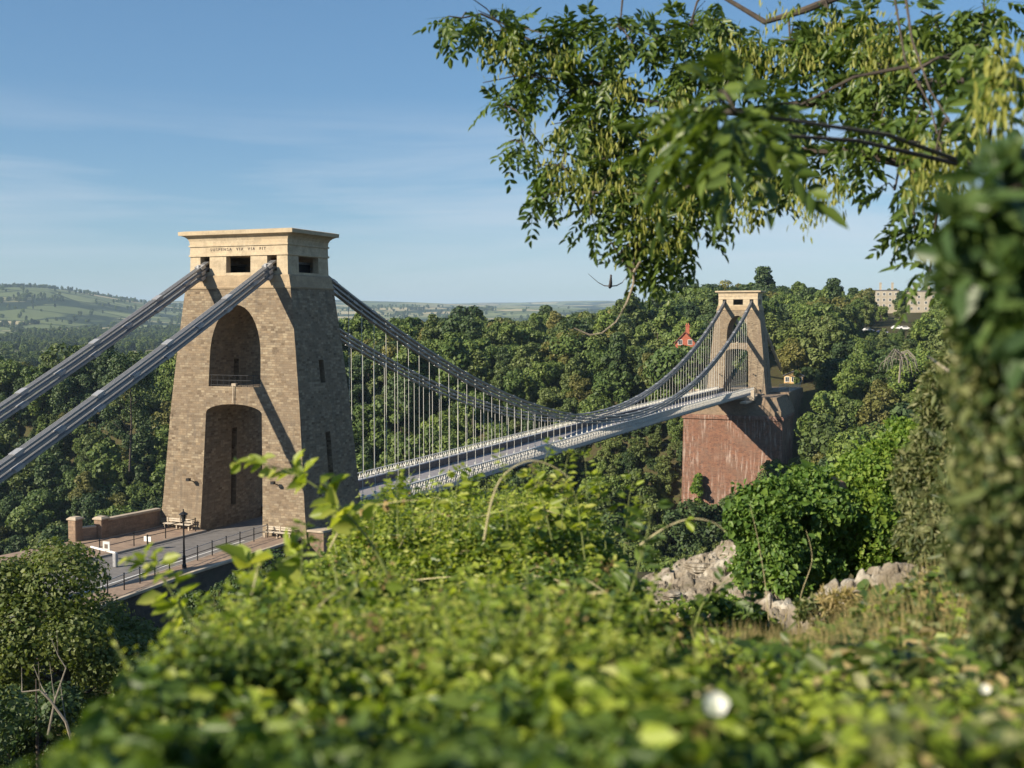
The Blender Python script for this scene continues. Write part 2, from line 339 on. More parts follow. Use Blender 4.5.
# ------------------------------------------------------------------ terrain
def sst(x, a, b):
    t = np.clip((x-a)/(b-a), 0, 1); return t*t*(3-2*t)
def wav(x, y, s, seed=0):
    r = np.random.default_rng(seed); o = 0
    for k in range(7):
        a = r.uniform(0, 6.28); f = s*r.uniform(.5, 1.9); o = o+np.sin((x*math.cos(a)+y*math.sin(a))*f+r.uniform(0, 6.28))
    return o/4.
D_K = [-30, 0, 1.3, 2, 3, 4.5, 6.5, 9, 11, 12.5, 17, 25, 40, 60, 90, 120, 200]
MOUND = [.9, .5, .51, .67, .87, 1.12, 1.36, 1.53, 1.78, 2.2, 4.2, 8, 14, 18, 21.3, 24, 40]
RIGHT = [.9, .5, .58, .80, 1.04, 1.45, 2.0, 2.75, 3.25, 3.5, 4.75, 8, 14, 18, 21.3, 24, 40]
def left_edge(d): return np.interp(d, [0, 1.3, 2, 3, 4.5, 8, 10, 20, 60], [-.5, -.56, -.72, -.87, -1.06, -1.28, -1.4, -2.0, -6])
def canopy_drop(u, d):                    # top of the low growth, metres under the eye
    a = np.interp(d, D_K, MOUND); b = np.interp(d, D_K, RIGHT)
    w = sst(u, np.interp(d, [0, 3, 9, 14], [.1, .3, .6, 1.0]), np.interp(d, [0, 3, 9, 14], [.4, .85, 1.35, 1.9]))
    dr = a*(1-w)+b*w
    e = left_edge(d); dr = dr+np.maximum(e-u, 0)*1.3+np.maximum(e-.5-u, 0)*1.2
    dr = dr-np.clip(u-3.2, 0, 6)*.12*sst(d, 4, 8)-.5*sst(u/np.maximum(d, .1), .24, .40)*sst(d, 4, 7)*(1-sst(d, 10, 13))
    return dr
def cover(u, d):                          # thickness of the growth over the soil
    w = sst(u, np.interp(d, [0, 3, 9, 14], [.1, .3, .6, 1.0]), np.interp(d, [0, 3, 9, 14], [.4, .85, 1.35, 1.9]))
    return (.75*(1-w)+.10*w)*sst(d, -1, .6)*(1-sst(d, 11, 16))+.05
LEFT_PX = [-400, 0, 130, 250, 340, 450, 530, 600, 700, 800, 900, 1000, 1500]
TOP_PY = [366, 366, 362, 350, 339, 328, 331, 318, 299, 295, 292, 292, 292]
def ground_z(x, y):
    x = np.asarray(x, float); y = np.asarray(y, float)
    dx, dy = x-CX, y-CY; u = dx*RV[0]+dy*RV[1]; d = dx*FH[0]+dy*FH[1]; r = np.hypot(dx, dy)
    hill = CZ-canopy_drop(u, d)-cover(u, d)
    hill = np.where(d < -5, CZ-1.6, hill)
    plate = -3.2+.4*wav(x, y, .12, 3)-np.clip(-9-x, 0, 60)*1.0-sst(y, 2, 9)*14-np.clip(y-9, 0, 80)*1.0
    near = np.maximum(hill, plate)
    near = np.where(y < -60, np.maximum(near, np.where(d < 10, near, -3.2)), near)
    gorge = -72
    near = np.maximum(near-np.clip(y-6, 0, 80)*1.3*(u < 60), gorge)
    far = np.interp(y, [60, 128, 160, 192, 203, 215, 235, 300, 400, 600, 900], [-72, -72, -53, -37, -33, -16, -3.5, 7, 16, 26, 34])+1.2*wav(x, y, .035, 5)
    far = np.where(y < 128, -72, far)
    px = 512+FPX*np.tan(np.clip(np.arctan2(u, np.maximum(d, 1)), -1.2, 1.2))
    e = (320.5-np.interp(px, LEFT_PX, TOP_PY))/FPX
    rid = np.interp(px, [0, 170, 340, 600, 1000], [470, 500, 560, 640, 700])
    plat = CZ+e*np.minimum(r, rid)-11.5+.8*wav(x, y, .03, 8)
    far = np.minimum(far, plat)
    far = far-np.clip(r-rid, 0, 1e9)*.10
    rk = [0, 1000, 1600, 2500, 3500, 4500, 6000, 9000, 13000, 20000]
    dist = np.interp(r, rk, [-34, -34, -31, -26, -8, 18, 70, 145, 190, 200])
    dist = dist+np.clip((r-2200)/6000, 0, 1)*38*wav(x, y, .0016, 11)+np.clip((r-1500)/3000, 0, 1)*7*wav(x, y, .005, 12)
    dist = dist+120*np.exp(-((px-25)/120)**2)*sst(r, 3600, 5200)*(1-sst(r, 6000, 8500))
    far = np.where(r > 600, np.maximum(far, dist*sst(r, 700, 1100)+far*(1-sst(r, 700, 1100))), far)
    far = np.where(d > 0, far, -40)
    z = np.where(y < 60, np.where(r > 400, np.maximum(far, near), near), np.maximum(far, near))
    return np.where(r > 900, np.where(d > 0, far, -30), z)
def build_ground():
    rad = np.concatenate([[.3], np.geomspace(.6, 60, 130), np.geomspace(62, 900, 190)[1:], np.geomspace(930, 19000, 90)])
    th = []
    fwd = math.atan2(FH[1], FH[0])
    fine = np.linspace(-R_(34), R_(34), 420)
    coarse = np.linspace(R_(34), 2*math.pi-R_(34), 90)[1:-1]
    th = fwd+np.concatenate([fine, coarse]); n = len(th)
    X = CX+rad[:, None]*np.cos(th); Y = CY+rad[:, None]*np.sin(th); Z = ground_z(X, Y)
    V = np.stack([X, Y, Z], -1).reshape(-1, 3); V = np.vstack([V, [CX, CY, float(ground_z(CX, CY))]])
    i, j = np.meshgrid(np.arange(len(rad)-1), np.arange(n), indexing='ij'); j2 = (j+1) % n
    q = np.stack([i*n+j, (i+1)*n+j, (i+1)*n+j2, i*n+j2], -1).reshape(-1, 4)
    me = np_mesh('ground', V, q, M['ground'], smooth=True)
    o = link('ground', me); tag(o, 'wooded gorge sides, hill and far patchwork of fields', 'ground', kind='structure')
build_ground()

# haze
hb = MB().box(-20500, 20500, -20500, 20500, -76, 420)
m_h = bpy.data.materials.new('haze'); m_h.use_nodes = True; m_h.node_tree.nodes.clear()
_o = m_h.node_tree.nodes.new('ShaderNodeOutputMaterial'); _v = m_h.node_tree.nodes.new('ShaderNodeVolumePrincipled')
_v.inputs['Color'].default_value = (.58, .78, 1, 1); _v.inputs['Density'].default_value = 6e-5; _v.inputs['Anisotropy'].default_value = 0.
m_h.node_tree.links.new(_v.outputs[0], _o.inputs['Volume'])
tag(hb.build('haze', m_h, uv=False), 'pale blue summer haze over the valley', 'haze', kind='stuff')

# ------------------------------------------------------------------ bridge towers
HT, ZS = 26.2, -.1
SHAFT = [(-.6, 7.85, 4.85), (0, 7.7, 4.75), (2.5, 7.4, 4.56), (6, 7.12, 4.37), (11, 6.7, 4.1), (16, 6.15, 3.79), (21.1, 5.5, 3.45)]
def arch_poly(w0, w1, z0, zs, zc, n=18):
    p = [(-w0, z0), (w0, z0)]
    for k in range(n+1):
        a = math.pi*k/n; p.append((w1*math.cos(a), zs+(zc-zs)*math.sin(a)))
    return p
def make_tower(loc, label, text):
    t = thing('bridge_tower', loc, label, 'bridge tower', 'bridge towers')
    B = Vector(loc)
    body = MB().loft(SHAFT).mesh('shaft', M['stone'], uv=False)
    low = MB().prism(arch_poly(3.28, 2.92, -.2, 10.3, 11.1), -9, 9).mesh('c', M['stone'], uv=False)
    upp = MB().prism(arch_poly(2.72, 2.66, 12.6, 15.2, 19.7), -9, 9).mesh('c', M['stone'], uv=False)
    slots = MB()
    for z0, z1 in ((1.5, 8.6), (12.9, 14.9)): slots.box(-9, 9, -.4, .4, z0, z1)
    side = MB()
    for sx in (-1, 1):
        for z0, z1 in ((2.2, 5), (6, 9.5)): side.box(sx*5.2 if sx > 0 else -9, 9 if sx > 0 else -5.2, .35, 1.15, z0, z1)
    me = carve(body, [low, upp, slots.mesh('c', M['stone'], uv=False)])
    sh = link('shaft', me, t); sh.location = B
    # limestone attic: base band, saddle room with openings, frieze
    bb = MB().loft([(21.1, 5.56, 3.51), (21.25, 5.58, 3.53), (21.3, 5.5, 3.46), (22.2, 5.3, 3.36), (22.3, 5.16, 3.28)]).build('base_band', M['limeband'], t); bb.location = B
    att = MB().loft([(22.302, 5.12, 3.25), (25.1, 5.04, 3.18)]).mesh('attic', M['lime'], uv=False)
    room = MB().box(-4.5, 4.5, -2.6, 2.6, 22.45, 24.6).mesh('c', M['lime'], uv=False)
    win = MB(); win.box(-1.25, 1.3, -9, 0, 22.5, 23.95)
    for s in (-1, 1): win.box(s*3.5-.5, s*3.5+.5, -9, 0, 22.6, 23.95)
    w2 = MB().box(0, 9, -1.55, 1.6, 22.5, 23.9).mesh('c', M['lime'], uv=False)
    me = carve(att, [room, win.mesh('c', M['lime'], uv=False), w2])
    a = link('attic', me, t); a.location = B
    c = MB().loft([(23.95, 5.18, 3.30), (24.12, 5.18, 3.30), (24.12, 5.10, 3.24), (24.8, 5.08, 3.22), (24.81, 5.18, 3.31), (24.95, 5.18, 3.31), (24.97, 5.09, 3.23),
                   (25.3, 5.13, 3.26), (25.52, 5.25, 3.34), (25.68, 5.45, 3.47), (25.78, 5.7, 3.62), (25.80, 5.92, 3.76), (26.12, 5.95, 3.78), (26.2, 5.6, 3.4)])
    # a hollow collar round the attic: keep clear of it
    o = c.build('cornice', M['lime'], t); o.location = B
    # iron saddle inside, seen dark through the windows
    for s in (-1, 1):
        sd = MB(); sd.box(s*3.5-.35, s*3.5+.35, -2.2, 2.2, 22.46, 23.3); sd.lathe([(.25, 0), (.25, .5)], (s*3.5, 0, 23.3), 10)
        o = sd.build('saddle', M['iron'], t); o.location = B
    # bracket lamps and floodlights on the shaft
    for x, z in ((-4.2, 4.2), (4.6, 4.4)):
        f = MB(); yy = -np.interp(z, [p[0] for p in SHAFT], [p[2] for p in SHAFT]); f.bar((x, yy, z), (x, yy-.55, z+.15), .07); f.box(x-.16, x+.16, yy-.75, yy-.45, z+.1, z+.34)
        o = f.build('bracket_lamp', M['iron'], t); o.location = B
    g = MB()
    yy = -np.interp(12.6, [p[0] for p in SHAFT], [p[2] for p in SHAFT])+.15
    for z in (12.75, 13.15, 13.6): g.bar((-2.6, yy, z), (2.6, yy, z), .05)
    for x in np.linspace(-2.5, 2.5, 9): g.bar((x, yy, 12.6), (x, yy, 13.6), .035)
    o = g.build('balcony_rail', M['iron'], t); o.location = B
    fl = MB().box(-.22, .22, yy-.25, yy+.05, 12.66, 12.9); fl.bar((0, yy-.3, 12.7), (0, yy-.4, 11.2), .06)
    o = fl.build('floodlight', M['coping'], t); o.location = B
    for z0 in (9.6,):
        bd = [(z0, np.interp(z0, [p[0] for p in SHAFT], [p[1] for p in SHAFT])+.03, np.interp(z0, [p[0] for p in SHAFT], [p[2] for p in SHAFT])+.03), (z0+.45, np.interp(z0+.45, [p[0] for p in SHAFT], [p[1] for p in SHAFT])+.03, np.interp(z0+.45, [p[0] for p in SHAFT], [p[2] for p in SHAFT])+.03)]
        q = MB(); (za, ax, ay), (zb, bx, by) = bd
        for sx in (-1, 1):
            q.add([(sx*(ax-.25), -ay, za), (sx*ax, -ay, za), (sx*ax, ay, za), (sx*(ax-.25), ay, za), (sx*(bx-.25), -by, zb), (sx*bx, -by, zb), (sx*bx, by, zb), (sx*(bx-.25), by, zb)],
                  [(3, 2, 1, 0), (4, 5, 6, 7), (0, 1, 5, 4), (1, 2, 6, 5), (2, 3, 7, 6), (3, 0, 4, 7)])
        o = q.build('string_course', M['stone'], t); o.location = B
    if text:
        cu = bpy.data.curves.new('t', 'FONT'); cu.body = 'SUSPENSA  VIX  VIA  FIT'; cu.size = .36; cu.extrude = .006; cu.align_x = 'CENTER'; cu.space_character = 1.5
        to = bpy.data.objects.new('t', cu); COL.objects.link(to)
        me = bpy.data.meshes.new_from_object(to.evaluated_get(bpy.context.evaluated_depsgraph_get())); bpy.data.objects.remove(to)
        me.name = 'inscription'; me.materials.clear(); me.materials.append(M['girder_brown'])
        me.transform(Matrix.Translation((0, -3.255, 24.42)) @ Matrix.Rotation(math.pi/2, 4, 'X'))
        o = link('inscription', me, t); o.location = B
    return t
make_tower((0, 0, 0), 'large nearer brown stone bridge tower with pale cornice, at the road end', True)
make_tower((0, 214, ZS), 'smaller farther brown stone bridge tower standing on the red abutment', False)

# ------------------------------------------------------------------ suspension chains and hanging rods
ZT = 22.95
def chain_z(y):
    if y < -3: t = -3-y; return ZT-.505*t+.0011*t*t
    if y <= 3: return ZT
    if y < 211: return 1.75+(ZT-1.75)*((y-107)/104.)**2-.0
    if y <= 217: return ZT
    t = y-217; return ZT-.52*t+.0012*t*t
DECK_HX = 4.7
def deck_z(y): return -.12+.25*math.sin(math.pi*np.clip(y/214, 0, 1))
def make_chain(X, label):
    t = thing('suspension_chain', (X, 0, ZT), label, 'bridge chain', 'suspension chains')
    ys = [-46+k*3.65 for k in range(12)]+[-3, 3]+list(np.linspace(3, 211, 58)[1:])+[217]+[217+k*3.65 for k in range(1, 12)]
    for lvl, off in enumerate((.48, 0, -.48)):
        mb = MB(); jts = []
        for i in range(len(ys)-1):
            a, b = ys[i], ys[i+1]
            za, zb = chain_z(a)+off, chain_z(b)+off
            for sx in (-.21, -.07, .07, .21): mb.bar((X+sx, a, za), (X+sx, b, zb), .07, .17)
        for i in range(lvl, len(ys), 2):
            y = ys[i]
            if -3.5 < y < 3.5 or 210 < y < 218: continue
            z = chain_z(y)+off
            s = (chain_z(y+.5)-chain_z(y-.5)); q = Vector((0, 1, s)).normalized()
            jt = MB(); jts.append(jt); jt.bar(Vector((X, y, z))-q*.42, Vector((X, y, z))+q*.36, .56, .25)
        o = mb.build('link_chain', M['chain'], t, uv=False); o.location = (0, 0, 0)
        for jt in jts: link('link_joint', jt.mesh('link_joint', M['joint'], uv=False), o).matrix_parent_inverse = Matrix.Identity(4)
    # saddle shoe where the land chain meets the tower mouth
    for y in (-3.9, 217.9):
        s = MB()
        for off in (-.48, 0, .48): s.bar((X, y-.25, chain_z(y-.25)+off), (X, y+.25, chain_z(y+.25)+off), .74, .3)
        s.bar((X, y-.1, chain_z(y-.1)-.7), (X, y-.1, chain_z(y-.1)+.7), .5, .2); s.build('chain_shoe', M['joint'], t, uv=False)
    rod = None
    for k in range(81):
        y = 107+(k-40)*2.44
        z1 = chain_z(y)+(.48, 0, -.48)[k % 3]; z0 = deck_z(y)-.5
        mb = MB(); mb.tube([(X, y, z0), (X, y, z1)], .034, 6); mb.box(X-.1, X+.1, y-.1, y+.1, deck_z(y)+1.05, deck_z(y)+1.25)
        mb.box(X-.07, X+.07, y-.07, y+.07, z1-.25, z1+.08)
        mb.build('hanging_rod', M['rod'], t, uv=False)
    return t
make_chain(-3.5, 'grey suspension chain on the far side of the deck, upper one at left')
make_chain(3.5, 'grey suspension chain on the near side of the deck, lower one at left')

# ------------------------------------------------------------------ deck
def make_deck():
    t = thing('bridge_deck', (0, 107, 0), 'long pale grey bridge deck with lattice railings crossing the gorge between both towers', 'bridge deck')
    Y0, Y1 = 4.3, 209.4
    ys = np.linspace(Y0, Y1, 42)
    def strip(x0, x1, zo0, zo1):
        mb = MB()
        for a, b in zip(ys[:-1], ys[1:]):
            za, zb = deck_z(a), deck_z(b)
            mb.add([(x0, a, za+zo0), (x1, a, za+zo0), (x1, b, zb+zo0), (x0, b, zb+zo0), (x0, a, za+zo1), (x1, a, za+zo1), (x1, b, zb+zo1), (x0, b, zb+zo1)],
                   [(3, 2, 1, 0), (4, 5, 6, 7), (1, 2, 6, 5), (3, 0, 4, 7)])
        return mb
    strip(-3.1, 3.1, -.35, 0).build('roadway', M['deckroad'], t)
    for s in (-1, 1):
        x0, x1 = sorted((s*3.72, s*4.62)); strip(x0, x1, -.2, .12).build('footway', M['wood'], t)
        x0, x1 = sorted((s*3.30, s*3.34)); g = strip(x0, x1, -.7, .80)
        a0, a1 = sorted((s*3.12, s*3.52)); g2 = strip(a0, a1, .80, .92); g.add(g2.v, g2.f); g2 = strip(a0, a1, -.78, -.7); g.add(g2.v, g2.f)
        for y in np.arange(Y0+.3, Y1, 2.44): g.box(*sorted((s*3.2, s*3.44)), y-.05, y+.05, deck_z(y)-.65, deck_z(y)+.8)
        go = g.build('longitudinal_girder', M['girder'], t)
        x0, x1 = sorted((s*3.06, s*3.10)); strip(x0, x1, .06, .78).build('timber_fender', M['girder_brown'], go)
        x0, x1 = sorted((s*4.64, s*4.80)); strip(x0, x1, -.42, .10).build('edge_beam', M['girder'], t)
        # lattice railing
        r = strip(*sorted((s*4.66, s*4.78)), 1.22, 1.32)
        for zo in (.16, .68): k = strip(*sorted((s*4.70, s*4.74)), zo, zo+.06); r.add(k.v, k.f)
        for y in np.arange(Y0+.3, Y1, 1.22):
            r.box(*sorted((s*4.68, s*4.76)), y-.05, y+.05, deck_z(y)+.1, deck_z(y)+1.22)
        for y in np.arange(Y0+.3, Y1-.7, .61):
            r.bar((s*4.71, y, deck_z(y)+.2), (s*4.71, y+.61, deck_z(y)+1.2), .05, .025); r.bar((s*4.735, y+.61, deck_z(y)+.2), (s*4.735, y, deck_z(y)+1.2), .05, .025)
        r.build('lattice_railing', M['rail'], t, uv=False)
    c = MB()
    for y in np.arange(Y0+.3, Y1, 2.44):
        z = deck_z(y); c.box(-4.85, 4.85, y-.09, y+.09, z-.62, z-.42); c.bar((-4.85, y, z-.5), (-2.4, y, z-1.3), .12); c.bar((4.85, y, z-.5), (2.4, y, z-1.3), .12); c.bar((-2.4, y, z-1.3), (2.4, y, z-1.3), .12)
    c.build('cross_girders', M['girder'], t)
    e = MB().box(-7.3, 7.3, 196.5, 209.4, -1.4, -.42); e.box(6.4, 7.3, 196, 197, -1.4, 1.1); e.box(-7.3, -6.4, 196, 197, -1.4, 1.1)
    e.box(4.9, 6.6, 190, 199, -1.9, -1.42)
    e.build('deck_end', M['coping'], t, bevel=.05)
make_deck()

# ------------------------------------------------------------------ far abutment
def make_abutment():
    t = thing('red_abutment', (0, 204, -45), 'tall red sandstone abutment with white streaks below the farther tower', 'abutment')
    MB().loft([(-45, 12.8, 8.6), (-6.3, 12.35, 8.1)], 1.8, 204.3).build('lower_wall', M['red'], t)
    MB().loft([(-6.3, 12.7, 8.45), (-5.6, 12.7, 8.45), (-5.599, 12.5, 8.25), (-5.3, 12.4, 8.15)], 1.8, 204.3).build('cornice', M['red'], t)
    MB().loft([(-5.3, 12.1, 9.8), (-1.2, 10.4, 8.9), (-.72, 10.4, 8.9)], 2.0, 207.2).build('upper_block', M['brown'], t)
    p = MB()
    p.box(12.3, 13.9, 196.1, 197.6, -5.3, -3.9)
    for x in (-9.6, -8.2): p.box(x, x+.9, 198, 199, -.7, 1.0)
    p.box(7.6, 8.5, 198.2, 199.2, -.7, 1.2)
    p.build('corner_block', M['brown'], t, bevel=.08)
    # platform behind, with its side wall going back to the road
    MB().loft([(-40, 10.6, 13), (-1.0, 10.0, 12), (-.3, 10.0, 12)], 2.9, 226).build('back_wall', M['brown'], t)
make_abutment()
def rail_run(name, pts, label, cat, h=1.1, gap=2.2, mt='iron', rails=(1.05, .6), group=None, top_mat=None):
    t = thing(name, pts[0], label, cat, group)
    P = [Vector(p) for p in pts]; rb = MB(); tb = MB(); seg = [(P[i+1]-P[i]).length for i in range(len(P)-1)]; tot = sum(seg)
    def along(s):
        for i, l in enumerate(seg):
            if s <= l or i == len(seg)-1: return P[i].lerp(P[i+1], s/l)
            s -= l
    n = max(2, round(tot/gap)+1)
    for k in range(n):
        q = along(tot*k/(n-1)); b = MB().tube([q, q+Vector((0, 0, h))], .045, 8); b.lathe([(.06, 0), (.06, .06)], (q.x, q.y, q.z+h), 8); b.build('post', M[mt], t, uv=False)
    for i in range(len(P)-1):
        for j, z in enumerate(rails): (tb if j == 0 else rb).bar(P[i]+Vector((0, 0, z)), P[i+1]+Vector((0, 0, z)), .06 if j == 0 else .045)
    tb.build('top_rail', M[top_mat or mt], t, uv=False); rb.build('lower_rail', M[mt], t, uv=False)
    return t
rail_run('platform_railing', [(12.5, 217.5, -.3), (12.5, 236, -.3)], 'pale railing on the platform right of the farther tower', 'railing', 1.5, 2.0, 'rail', (1.45, .8, .3))
rail_run('platform_railing', [(9.4, 219.5, -.3), (9.4, 236, -.3)], 'inner pale railing beside the farther tower, left of the platform edge railing', 'railing', 1.5, 2.0, 'rail', (1.45, .8, .3))

# ------------------------------------------------------------------ near road end
def slab(name, poly, z0, z1, m, label, cat):
    n = len(poly); mb = MB(); mb.add([(x, y, z0) for x, y in poly]+[(x, y, z1) for x, y in poly], [tuple(range(n-1, -1, -1)), tuple(range(n, 2*n))]+[(i, (i+1) % n, (i+1) % n+n, i+n) for i in range(n)])
    return tag(mb.build(name, m), label, cat, kind='structure')
slab('road', [(-2.5, 4.2), (-2.5, -6), (-3.0, -16), (-5, -30), (-8, -46), (6, -46), (4.6, -20), (3.9, -7.5), (3.2, 4.2)], -1.2, -.115, M['asphalt'], 'grey asphalt road through the near tower arch', 'road')
slab('pavement', [(-2.75, -4.8), (-3.3, -16), (-5.3, -30), (-8.3, -46), (-14, -46), (-9.9, -14), (-8.3, -4.8)], -1.3, .02, M['pave'], 'pinkish paved footway left of the road', 'pavement')
slab('pavement', [(6.95, -4.8), (6.9, -19), (7.4, -30), (9, -46), (6.2, -46), (4.8, -20), (4.1, -7.5), (3.75, -4.8)], -1.3, .02, M['pave'], 'pinkish paved footway right of the road', 'pavement')
slab('kerb', [(-2.5, -4.8), (-3.05, -16), (-5.05, -30), (-8.05, -46), (-8.28, -46), (-5.28, -30), (-3.28, -16), (-2.73, -4.8)], -1.3, .03, M['kerb'], 'kerb along the left edge of the road', 'kerb')
slab('kerb', [(6.02, -46), (4.62, -20), (3.92, -7.5), (3.5, -4.8), (3.73, -4.8), (4.08, -7.5), (4.78, -20), (6.18, -46)], -1.3, .03, M['kerb'], 'kerb along the right edge of the road', 'kerb')
# painted line
slab('road_marking', [(2.95, -6.8), (3.55, -20), (4.9, -44), (4.78, -44), (3.43, -20), (2.83, -6.8)], -.112, -.108, M['white'], 'thin white line near the right kerb of the road', 'road marking')

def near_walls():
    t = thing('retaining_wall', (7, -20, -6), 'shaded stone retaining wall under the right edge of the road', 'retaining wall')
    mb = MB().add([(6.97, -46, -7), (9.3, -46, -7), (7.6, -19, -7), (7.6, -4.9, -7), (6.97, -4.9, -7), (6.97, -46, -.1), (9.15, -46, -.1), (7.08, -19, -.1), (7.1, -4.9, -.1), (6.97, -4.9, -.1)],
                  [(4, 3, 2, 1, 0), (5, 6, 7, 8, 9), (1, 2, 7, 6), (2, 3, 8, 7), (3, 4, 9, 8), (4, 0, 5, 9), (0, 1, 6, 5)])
    mb.build('wall_face', M['shade_darkened'], t)
    cp = MB(); cp.bar((7.12, -4.9, .0), (7.12, -19, .0), .36, .2); cp.bar((7.12, -19, .0), (9.2, -46, .0), .36, .2); cp.build('coping', M['coping'], t, bevel=.03)
    t = thing('tower_footing', (0, 0, -14), 'massive stone footing under the nearer tower', 'footing')
    MB().loft([(-40, 10.5, 8), (-6, 8.6, 5.6), (-.62, 7.8, 4.95)]).build('footing_block', M['brown'], t)
    t = thing('stone_pier', (8.6, -3.9, -2), 'low pale stone pier at the right foot of the nearer tower', 'pier')
    MB().box(7.75, 9.3, -4.6, -3.2, -3, .55).build('pier_block', M['wallstone'], t, bevel=.05); MB().box(7.65, 9.4, -4.7, -3.1, .55, .75).build('cap', M['coping'], t, bevel=.04)
    # left parapet
    t = thing('parapet_wall', (-8.4, -9, 0), 'low brown stone parapet wall left of the nearer tower with pale coping', 'parapet wall')
    A, B_ = Vector((-7.9, -4.6, 0)), Vector((-8.55, -10.6, 0))
    w = MB(); n = 6
    for i in range(n):
        a = A.lerp(B_, i/n); b = A.lerp(B_, (i+1)/n); w.bar(a+Vector((0, 0, -.4)), b+Vector((0, 0, -.4)), .45, 3.6)
    w.build('wall_face', M['wallstone'], t)
    c = MB(); c.bar(A+Vector((0, 0, 1.5)), B_+Vector((0, 0, 1.5)), .62, .2); c.build('coping', M['coping'], t, bevel=.03)
    for i, (p, hh, lab) in enumerate((((-8.6, -11.0), 1.6, 'stone pillar at the end of the parapet wall'), ((-9.6, -12.9), 1.8, 'leftmost stone pillar with rounded cap beside the road end'))):
        q = thing('stone_pillar', (p[0], p[1], -2), lab, 'stone pillar')
        MB().box(p[0]-.42, p[0]+.42, p[1]-.42, p[1]+.42, -3, hh).build('pillar_block', M['wallstone'], q, bevel=.05)
        MB().loft([(hh, .5, .5), (hh+.1, .5, .5), (hh+.24, .3, .3)], p[0], p[1]).build('cap', M['coping'], q)
    q = thing('low_wall', (-9.1, -12, 0), 'short low stone wall joining the two stone pillars', 'wall')
    MB().bar((-8.8, -11.42, -.6), (-9.4, -12.48, -.6), .4, 3.2).build('wall_face', M['wallstone'], q)
    MB().bar((-8.8, -11.43, 1.05), (-9.39, -12.47, 1.05), .5, .14).build('coping', M['coping'], q, bevel=.03)
near_walls()
rail_run('guard_railing', [(4.35, -5.6, .02), (4.45, -10, .02), (4.85, -16, .02), (5.6, -21, .02), (6.6, -27, .02)], 'black post and rail fence with pale top rail along the right footway', 'railing', 1.12, 1.9, 'iron', (1.08, .6), 'roadside railings', top_mat='joint')
rail_run('guard_railing', [(-3.1, -5.6, .02), (-3.45, -11, .02), (-3.7, -16, .02), (-4.4, -20, .02)], 'black post and rail fence along the left footway', 'railing', 1.12, 3.4, 'iron', (1.08, .55), 'roadside railings')
def bench(x0, x1, y, label):
    t = thing('bench', ((x0+x1)/2, y, .02), label, 'bench', 'benches at the tower foot')
    z = .02
    s = MB()
    for k in range(3): s.box(x0, x1, y-.28+k*.17, y-.14+k*.17, z+.44, z+.50)
    s.build('seat', M['wood'], t)
    b = MB()
    for k in range(2): b.box(x0, x1, y+.24, y+.29, z+.6+k*.18, z+.72+k*.18)
    b.build('backrest', M['wood'], t)
    for x in (x0+.15, (x0+x1)/2, x1-.15):
        l = MB().box(x-.06, x+.06, y-.26, y-.18, z, z+.44); l.box(x-.06, x+.06, y+.2, y+.29, z, z+.95); l.box(x-.06, x+.06, y-.26, y+.29, z+.38, z+.44); l.build('leg', M['coping'], t)
bench(-6.6, -3.7, -5.35, 'pale bench against the tower foot left of the road arch')
bench(3.9, 6.7, -5.35, 'pale bench against the tower foot right of the road arch')
def lamp(x, y):
    t = thing('street_lamp', (x, y, .02), 'black street lamp post with lantern on the right footway before the tower', 'street lamp')
    MB().lathe([(.17, 0), (.17, .25), (.12, .35), (.12, .9), (.075, 1.0), (.06, 3.4), (.05, 3.45)], (x, y, .02), 12).build('post', M['iron'], t, smooth=False)
    h = MB().lathe([(.05, 3.45), (.14, 3.5), (.14, 3.53)], (x, y, .02), 8); h.lathe([(.34, 4.02), (.33, 4.06), (.12, 4.2), (.05, 4.25), (.04, 4.42)], (x, y, .02), 8)
    for k in range(4):
        a = math.pi/4+k*math.pi/2; h.bar((x+.13*math.cos(a), y+.13*math.sin(a), 3.54), (x+.27*math.cos(a), y+.27*math.sin(a), 4.06), .03)
    h.build('lantern', M['iron'], t); MB().lathe([(.10, 3.54), (.22, 4.02)], (x, y, .02), 8).build('glass', M['glass'], t)
    MB().bar((x-.35, y, 3.2), (x+.35, y, 3.2), .04).build('ladder_bar', M['iron'], t)
lamp(5.65, -18.0)
def barrier():
    t = thing('toll_barrier', (-.6, -18.6, -.11), 'white toll barrier with small square sign across the road end', 'barrier')
    MB().box(.05, .38, -19.3, -19.0, -.11, .95).build('cabinet', M['joint'], t, bevel=.04)
    MB().bar((.2, -19.1, .95), (-3.0, -18.2, 1.0), .12).build('barrier_arm', M['white'], t)
    s = MB().box(-1.15, -.5, -18.95, -18.9, 1.0, 1.7); s.build('sign_plate', M['rail'], t)
    MB().box(-.98, -.68, -18.97, -18.951, 1.18, 1.5).build('sign_mark', M['girder_brown'], t)
    t = thing('traffic_sign', (-2.0, -13.0, -.1), 'dark post with small white side plates standing in the road', 'sign')
    MB().tube([(-2.0, -13.0, -.1), (-2.0, -13.0, 1.1)], .07, 8).build('post', M['iron'], t)
    for sx in (-1, 1): MB().box(-2.0+sx*.22-.13, -2.0+sx*.22+.13, -13.03, -12.99, .55, .95).build('plate', M['white'], t)
barrier()

